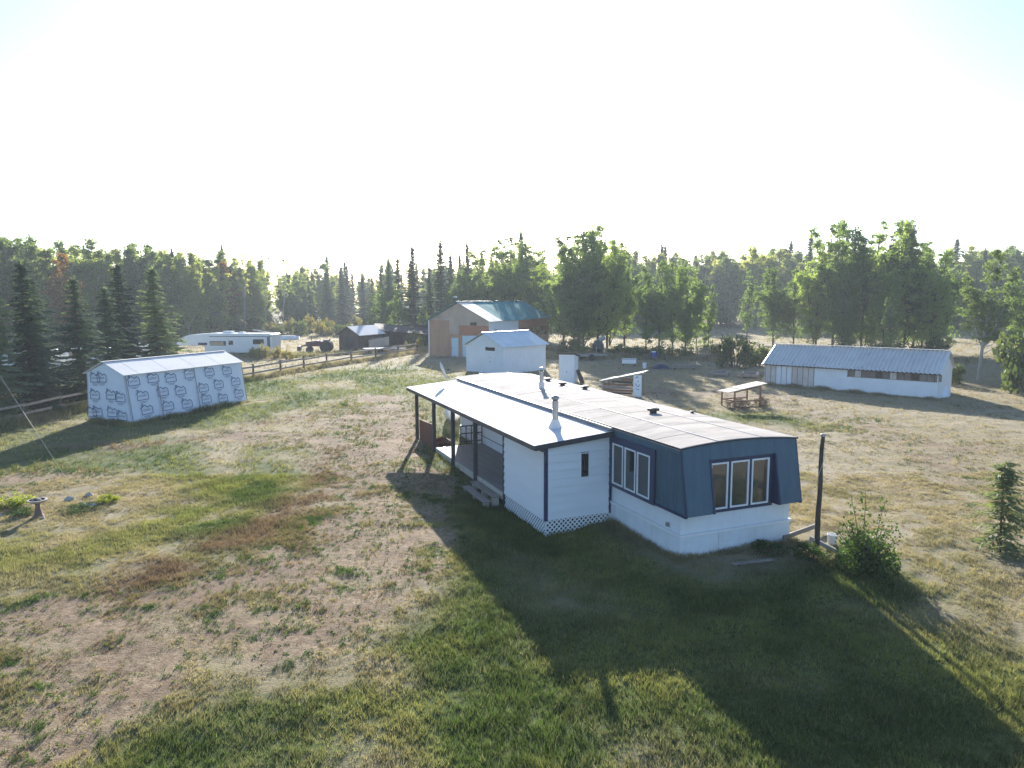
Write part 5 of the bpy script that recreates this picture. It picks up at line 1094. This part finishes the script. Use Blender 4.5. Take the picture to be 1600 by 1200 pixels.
WC = {'wood': 'pale aspen in the hazy wood across the clearing', 'farspruce': 'narrow spruce in the hazy wood across the clearing'}
woods(strip([(-58, 178), (-40, 176), (-22, 168), (-4, 150), (14, 150)], 60, 100, (12.0, 15.5), {'wood': 0.42, 'farspruce': 0.58}, 6, 2.6), WC, 'trees of the hazy wood across the clearing')
DSP = [(-44.0, 160.0, 11.5), (-40.5, 158.0, 13.0), (-36.5, 156.0, 12.4), (-47.0, 152.0, 9.5), (-33.0, 160.0, 11.0), (-29.5, 152.0, 10.5), (-42.0, 150.0, 9.0), (-37.8, 149.0, 11.6)]
B6 = by_place(DSP, 'dark pointed spruces before the hazy wood')
for k, (x, y, h) in enumerate(DSP): tree('farspruce', k % 3, x, y, h, B6[k], 'spruces in front of the hazy wood', 1.45)
WR = {'wood': 'aspen in the dark wood across the sunlit paddock', 'farspruce': 'spruce poking above the wood across the paddock'}
woods(strip([(128, 112), (96, 128), (62, 142), (36, 148), (14, 150)][::-1], 34, 155, (13.6, 17.0), {'wood': 0.86, 'farspruce': 0.14}, 8, 2.5), WR, 'trees of the wood across the paddock')
# distant wood that reads as one mass
def distant():
    r = np.random.default_rng(77); Cs = []
    for k in range(900):
        a = r.uniform(-1.05, 1.05); d = r.uniform(250, 520); x, y = d * math.sin(a), d * math.cos(a); h = r.uniform(11, 15.5); n = 46
        t = r.random(n) ** 0.7; w = (1.9 * (1 - t) + 0.25) if r.random() < 0.6 else 2.3 * np.sin(np.pi * (0.15 + 0.8 * t))
        b = r.uniform(0, 6.28, n); q = np.sqrt(r.random(n)) * w
        Cs.append(np.stack([x + q * np.cos(b), y + q * np.sin(b), 0.6 + h * (0.06 + 0.94 * t)], 1))
    V, F = leaf_cards(np.concatenate(Cs), 1.5, r, 0.7)
    o = link(bpy.data.objects.new('distant_forest', np_mesh('distant_forest', V, F, ['leaf_wood']))); tag(o, 'far hazy forest along the horizon', 'forest', kind='stuff')
distant()

# ------------------------------------------------------------------ bushes
def bush_mesh(seed, n_clump=36, per=46, leaf=0.12, mat='leaf_bush', stems=9, tall=1.0):
    r = np.random.default_rng(seed); m = MB(); C = []
    for k in range(n_clump):
        a = r.uniform(0, 6.28); q = math.sqrt(r.random()) * 0.8; t = r.uniform(0.12, 1) * (1 - 0.35 * q); p = np.array([q * math.cos(a), q * math.sin(a), t * tall])
        if k < stems: limb(m, [Vector((0.1 * math.cos(a), 0.1 * math.sin(a), -0.1)), Vector((p[0] * 0.5, p[1] * 0.5, p[2] * 0.6)), Vector(p)], 0.03, 0.008, 5)
        n = int(per * r.uniform(0.5, 1.4)); d = r.normal(size=(n, 3)); d /= np.linalg.norm(d, axis=1, keepdims=True); d *= (r.random(n) ** 0.5)[:, None]; c = p + d * np.array([.27, .27, .2]); C.append(c[c[:, 2] > 0.02])
    V, F = leaf_cards(np.concatenate(C), leaf, r)
    return m.mesh('stem', 'bark'), np_mesh('foliage', V, F, [mat])
BM = [bush_mesh(101), bush_mesh(102, 40, 44, 0.11), bush_mesh(103, 30, 40, 0.13)]
BD = bush_mesh(110, 34, 44, 0.10, 'leaf_dry'); BY = bush_mesh(111, 26, 44, 0.12, 'leaf_yellowgrass')
def bush(k, x, y, w, h, label, group=None, me=None, name='leafy_bush', cat='bush'):
    a, b = me or BM[k % 3]; o = empty(name, label, cat, (x, y, gz(x, y) - 0.03), random.uniform(0, 6.28), group); o.scale = (w, w, h)
    inst('stem', a, o); inst('foliage', b, o); return o
bush(0, 19.6, 62.8, 1.8, 3.1, 'big dark round bush beside the log garden beds'); bush(1, 22.0, 64.0, 1.3, 2.2, 'lower bush between the round bush and the greenhouse shed'); bush(2, 33.9, 46.6, 2.6, 4.4, 'large leafy bush at the frame edge past the birch')
bush(0, 36.2, 49.5, 2.0, 3.0, 'loose bush beside the birch trunk'); bush(1, 31.3, 51.3, 1.1, 1.8, 'small thin bush at the near end of the greenhouse shed'); bush(2, 38.5, 44.0, 2.2, 3.6, 'bush partly cut by the frame edge')
for k, (x, y, w, h) in enumerate([(6.4, 78.5, 1.4, 1.9), (7.4, 77.0, 1.2, 1.4), (11.2, 76.2, 1.5, 1.3), (13.0, 74.4, 1.4, 1.3), (15.6, 73.8, 1.6, 1.5), (17.4, 72.4, 1.3, 1.4), (20.4, 73.6, 1.5, 1.6), (23.0, 69.0, 1.3, 1.3), (9.0, 78.5, 1.3, 1.2), (37.0, 71.0, 1.9, 2.0), (33.0, 71.5, 1.6, 1.8), (41.0, 70.5, 1.9, 2.2)]):
    bush(k, x, y, w, h, 'low undergrowth bush under the poplars', 'bushes under the poplars')
for k, (x, y, w, h) in enumerate([(-8.6, 95.0, 1.8, 3.2), (-11.7, 89.5, 1.3, 2.1), (-12.8, 93.5, 1.3, 2.4), (-9.8, 91.5, 1.2, 2.6)]): bush(k, x, y, w, h, 'leafy bush between the dark sheds and the workshop', 'bushes beside the workshop')
for k in range(16):
    x, y = -46 + k * 1.25 + random.uniform(-.5, .5), 121 + random.uniform(-4, 10); bush(k, x, y, random.uniform(1.3, 2.0), random.uniform(2.0, 3.6), 'light-green willow bush at the far side of the clearing', 'willow bushes across the clearing', me=None if k % 2 else BY)
for k, (x, y, w, h) in enumerate([(-24.2, 74.2, 0.8, 1.3), (-25.6, 73.4, 0.9, 1.5), (-22.8, 73.0, 0.8, 1.0), (-27.0, 75.0, 0.8, 1.1), (-12.4, 84.4, 0.7, 1.1), (-11.2, 86.0, 0.8, 1.3)]): bush(k, x, y, w, h, 'tall yellow weeds along the far side of the fence', 'yellow weeds beyond the fence', me=BY, name='weed_patch', cat='weeds')
bush(0, 13.2, 41.5, 0.95, 0.55, 'dead brown brush heaped under the roofed stand', me=BD, name='dry_brush', cat='brush'); bush(0, 14.7, 41.9, 0.6, 0.6, 'smaller clump of dead brush beside the roofed stand', me=BD, name='dry_brush', cat='brush')
YW = bush_mesh(115, 30, 60, 0.10, 'leaf_weed', 14)
bush(0, -16.4, 22.9, 0.75, 0.50, 'bright yellow-green weeds at the frame edge by the bird bath', me=YW, name='weed_patch', cat='weeds'); bush(0, -13.5, 23.4, 0.42, 0.36, 'yellow-green weeds around the largest rock', me=YW, name='weed_patch', cat='weeds')
GWD = bush_mesh(116, 34, 60, 0.09, 'leaf_sapling', 10)
bush(0, -15.5, 22.2, 0.5, 0.24, 'low green plants between the weeds and the bird bath', me=GWD, name='low_plant', cat='plant'); bush(0, -14.0, 22.55, 0.75, 0.20, 'low green plants in front of the bed rocks', me=GWD, name='low_plant', cat='plant')
bush(0, 7.75, 18.0, 0.55, 0.45, 'rank green weeds at the blue end of the mobile home', me=GWD, name='low_plant', cat='plant'); bush(0, 6.9, 18.55, 0.6, 0.30, 'low weeds hugging the white skirting', me=GWD, name='low_plant', cat='plant')
tree('seedling', 0, 13.08, 18.6, 2.45, 'small airy young spruce on the dry lawn', None, 1.25)
# leafy sapling: upright shoots with real leaves over a dense foot
def sapling():
    r = np.random.default_rng(5); o = empty('poplar_sapling', 'leafy green sapling with a bushy foot near the pole', 'sapling', (8.85, 17.3, -0.02)); m = MB(); C = []
    for k in range(46):
        a = r.uniform(0, 6.28); lean = r.uniform(0.15, 0.62) if k > 3 else r.uniform(0.0, 0.18); h = (1.85 if k < 3 else r.uniform(0.55, 1.35)) * (1.1 - lean * 0.5); p0 = Vector((0.1 * math.cos(a), 0.1 * math.sin(a), 0))
        pts = [p0 + Vector((math.cos(a) * lean * (h * t) * (0.7 + 0.5 * t), math.sin(a) * lean * (h * t) * (0.7 + 0.5 * t), h * t)) for t in (0, .25, .5, .75, 1)]; limb(m, pts, 0.016, 0.005, 5)
        for t in np.linspace(0.12, 1, int(20 * h)):
            q = pts[min(3, int(t * 4))].lerp(pts[min(3, int(t * 4)) + 1], t * 4 - min(3, int(t * 4))); C += [np.array(q) + r.normal(size=3) * 0.075 for _ in range(2)]
    for k in range(2000):
        a = r.uniform(0, 6.28); q = 0.74 * math.sqrt(r.random()); C.append(np.array([q * math.cos(a), q * math.sin(a), abs(r.normal() * 0.28) + 0.03 + 0.3 * (0.74 - q)]))
    V, F = leaf_cards(np.array(C), 0.078, r, 0.75); m.build('stems', 'bark', o); inst('leaves', np_mesh('leaves', V, F, ['leaf_sapling']), o)
sapling()

# ------------------------------------------------------------------ grass blades (uncountable ground cover)
def grassmat():
    m, nt, out = newmat('grass_blade')
    at = N(nt, 'ShaderNodeAttribute', attribute_name='tint'); d = N(nt, 'ShaderNodeBsdfDiffuse'); t = N(nt, 'ShaderNodeBsdfTranslucent')
    geo = N(nt, 'ShaderNodeNewGeometry'); hs = N(nt, 'ShaderNodeHueSaturation'); nt.links.new(at.outputs['Color'], hs.inputs['Color']); nt.links.new(maprange(nt, noise(nt, geo.outputs['Position'], 1.3, 3), 0.3, 0.7, 0.75, 1.25), hs.inputs['Value'])
    nt.links.new(hs.outputs[0], d.inputs[0]); nt.links.new(mixc(nt, hs.outputs[0], (1.12, 1.08, 0.75), 1.0, 'MULTIPLY'), t.inputs[0])
    mx = N(nt, 'ShaderNodeMixShader'); mx.inputs[0].default_value = 0.42; nt.links.new(d.outputs[0], mx.inputs[1]); nt.links.new(t.outputs[0], mx.inputs[2]); nt.links.new(mx.outputs[0], out.inputs[0])
grassmat()
def inside_home(x, y):
    dx, dy = x - HOME_O[0], y - HOME_O[1]; lx = dx * math.cos(HOME_R) + dy * math.sin(HOME_R); ly = -dx * math.sin(HOME_R) + dy * math.cos(HOME_R)
    return ((lx > -0.03) & (lx < W + .03) & (ly > -0.03) & (ly < L)) | ((lx > -2.2) & (lx < 0) & (ly > 3.6) & (ly < 15))
def grass(name, label, n, y0, y1, hgt, wid, blades, seed, xlim=None, lush=1.0, path=None, pw=0.25, tufts=False):
    r = np.random.default_rng(seed)
    if path is None:
        y = np.sqrt(r.uniform(y0 * y0, y1 * y1, n)); x = r.uniform(-0.78, 0.78, n) * y
    else:
        k = r.integers(0, len(path) - 1, n); t = r.random(n); P = np.array(path); q = P[k] * (1 - t[:, None]) + P[k + 1] * t[:, None] + r.normal(size=(n, 2)) * pw; x, y = q[:, 0], q[:, 1]
    D, Gm, Ru = masks(x, y); keep = r.random(n) > (0.95 * sst((D - 0.36) / 0.42) if path is None else 0)
    tuft = fbm(x * 1.6, y * 1.6, 91, 3); keep &= (tuft + r.uniform(-.12, .12, n) > 0.34) | (Gm > 0.5) if path is None else keep
    if tufts: keep = (D > 0.18) & (fbm(x * 0.9, y * 0.9, 33, 3) + r.normal(size=n) * 0.10 > 0.47)
    keep &= ~inside_home(x, y); x, y, D, Gm, Ru, tuft = [a[keep] for a in (x, y, D, Gm, Ru, tuft)]; n = len(x)
    z = gbase(x, y) - 0.03; nn = np.exp(-np.maximum(0, np.hypot(x, y - 20) - 45) / 40.0)
    z += nn * (0.10 * (fbm(x * 0.5, y * 0.5, 5) - 0.5) + 0.085 * (fbm(x * 2.2, y * 2.2, 6, 3) - 0.5))
    B = blades; X = np.repeat(x, B) + r.normal(size=n * B) * wid * 3.2; Y = np.repeat(y, B) + r.normal(size=n * B) * wid * 3.2; Zb = np.repeat(z, B)
    hh = np.repeat(hgt * np.maximum(0.3, 0.55 + 0.75 * Gm * lush + 1.4 * (tuft - 0.45)), B) * r.uniform(0.5, 1.4, n * B); a = r.uniform(0, 6.28, n * B); ln = r.uniform(0.2, 1.1, n * B); la = r.uniform(0, 6.28, n * B); w = wid * r.uniform(0.6, 1.3, n * B)
    V = np.stack([np.stack([X - np.cos(a) * w, Y - np.sin(a) * w, Zb], 1), np.stack([X + np.cos(a) * w, Y + np.sin(a) * w, Zb], 1), np.stack([X + np.cos(la) * ln * hh, Y + np.sin(la) * ln * hh, Zb + hh + 0.03], 1)], 1).reshape(-1, 3)
    dry = np.array([0.36, 0.30, 0.195]); grn = np.array([0.065, 0.115, 0.024]); yel = np.array([0.20, 0.225, 0.06]); rst = np.array([0.20, 0.14, 0.095]); wd = np.array([0.07, 0.12, 0.03])
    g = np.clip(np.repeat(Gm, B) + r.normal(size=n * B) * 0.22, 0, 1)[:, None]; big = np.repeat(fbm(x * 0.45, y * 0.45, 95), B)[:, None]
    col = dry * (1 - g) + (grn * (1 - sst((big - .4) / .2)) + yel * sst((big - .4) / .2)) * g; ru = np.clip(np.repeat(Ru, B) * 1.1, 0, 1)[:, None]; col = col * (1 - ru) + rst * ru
    if tufts:
        q = np.repeat(r.random(n), B)[:, None]; col = np.where(q < 0.34, np.array([0.105, 0.135, 0.038]), np.where(q < 0.82, np.array([0.235, 0.165, 0.10]), np.array([0.16, 0.19, 0.045])))
    dw = np.repeat(((D > 0.35) & (vn(x * 3, y * 3, 9) > 0.62)), B)[:, None]; col = np.where(dw, wd, col); col *= r.uniform(0.75, 1.2, (n * B, 1))
    tint = np.concatenate([np.repeat(col, 3, axis=0), np.ones((n * B * 3, 1))], 1)
    me = np_mesh(name, V, np.arange(n * B * 3).reshape(-1, 3), ['grass_blade'], attrs={'tint': ('FLOAT_COLOR', 'POINT', tint)})
    o = link(bpy.data.objects.new(name, me)); tag(o, label, 'grass', kind='stuff'); return o
grass('grass', 'short patchy grass of the near yard', 100000, 8.5, 27, 0.075, 0.008, 8, 1)
grass('grass', 'short dry grass farther across the yard', 40000, 27, 62, 0.11, 0.014, 7, 2)
grass('grass', 'rough pasture grass in the far paddock', 16000, 62, 150, 0.26, 0.045, 7, 3)
grass('grass_tufts', 'small grass tufts scattered over the bare dirt track', 60000, 8.5, 44, 0.065, 0.010, 11, 12, tufts=True)
def hpath(pts): return [hw(x, y, 0)[:2] for x, y in pts]
grass('tall_grass', 'long grass tufts along the foot of the mobile home', 900, 0, 0, 0.17, 0.010, 9, 4, path=hpath([(-0.1, 3.4), (-0.12, -0.1), (W + .1, -0.12), (W + .2, 3)]), pw=0.07)
grass('tall_grass', 'long grass growing along the rail fence', 5200, 0, 0, 0.42, 0.020, 8, 5, path=[(x + .1, y) for x, y in FP], pw=0.35)
grass('tall_grass', 'weeds along the wall of the greenhouse shed', 900, 0, 0, 0.26, 0.016, 9, 6, path=[(18.0, 50.8), (26.3, 43.5)], pw=0.12)
grass('tall_grass', 'grass along the foot of the wrapped shed', 900, 0, 0, 0.20, 0.014, 9, 7, path=[(-22.3, 37.6), (-19.6, 36.55), (-16.3, 44.2)], pw=0.10)
grass('tall_grass', 'rough grass under the poplars', 6000, 0, 0, 0.55, 0.035, 8, 8, path=[(3.0, 76.0), (12.0, 74.5), (20.0, 72.0), (30.0, 70.0), (44.0, 70.0)], pw=1.3)
grass('tall_grass', 'rough grass around the dark sheds', 5000, 0, 0, 0.45, 0.035, 8, 9, path=[(-34.0, 82.0), (-26.0, 75.5), (-15.0, 83.0), (-9.5, 84.0), (-9.0, 96.0)], pw=1.2)
# leafy weeds dotted on the bare dirt
def weeds():
    r = np.random.default_rng(21); C = []
    Yw = np.sqrt(r.uniform(70, 900, 5200)); Xw = r.uniform(-0.8, 0.12, 5200) * Yw; ok = (masks(Xw, Yw)[0] > 0.15) & (fbm(Xw * 0.8, Yw * 0.8, 97, 3) + r.normal(size=5200) * 0.08 > 0.5)
    for x, y in zip(Xw[ok], Yw[ok]):
        s = r.uniform(0.025, 0.085) * (1.9 if r.random() < 0.05 else 1); n = int(8 + 2600 * s * s); a = r.uniform(0, 6.28, n); q = np.sqrt(r.random(n)) * s
        C.append(np.stack([x + q * np.cos(a), y + q * np.sin(a), gz(x, y) + 0.02 + r.random(n) * s * 0.55 * (1 - q / s * 0.6)], 1))
    V, F = leaf_cards(np.concatenate(C), 0.038, r, 0.45); o = link(bpy.data.objects.new('weeds', np_mesh('weeds', V, F, ['leaf_sapling']))); tag(o, 'small green weeds dotted over the bare dirt', 'weeds', kind='stuff')
weeds()

# ------------------------------------------------------------------ haze
m, nt, out = newmat('haze_air'); pv = N(nt, 'ShaderNodeVolumePrincipled'); pv.inputs['Color'].default_value = (0.84, 0.92, 1.0, 1); pv.inputs['Density'].default_value = HAZE; pv.inputs['Anisotropy'].default_value = 0.2
nt.links.new(pv.outputs[0], out.inputs['Volume'])
hz = MB(); hz.box(-1420, 1420, -320, 1520, -3.0, 19.5); hz = hz.build('haze', 'haze_air'); tag(hz, 'thin bright haze hanging over the whole yard', 'haze', kind='stuff')
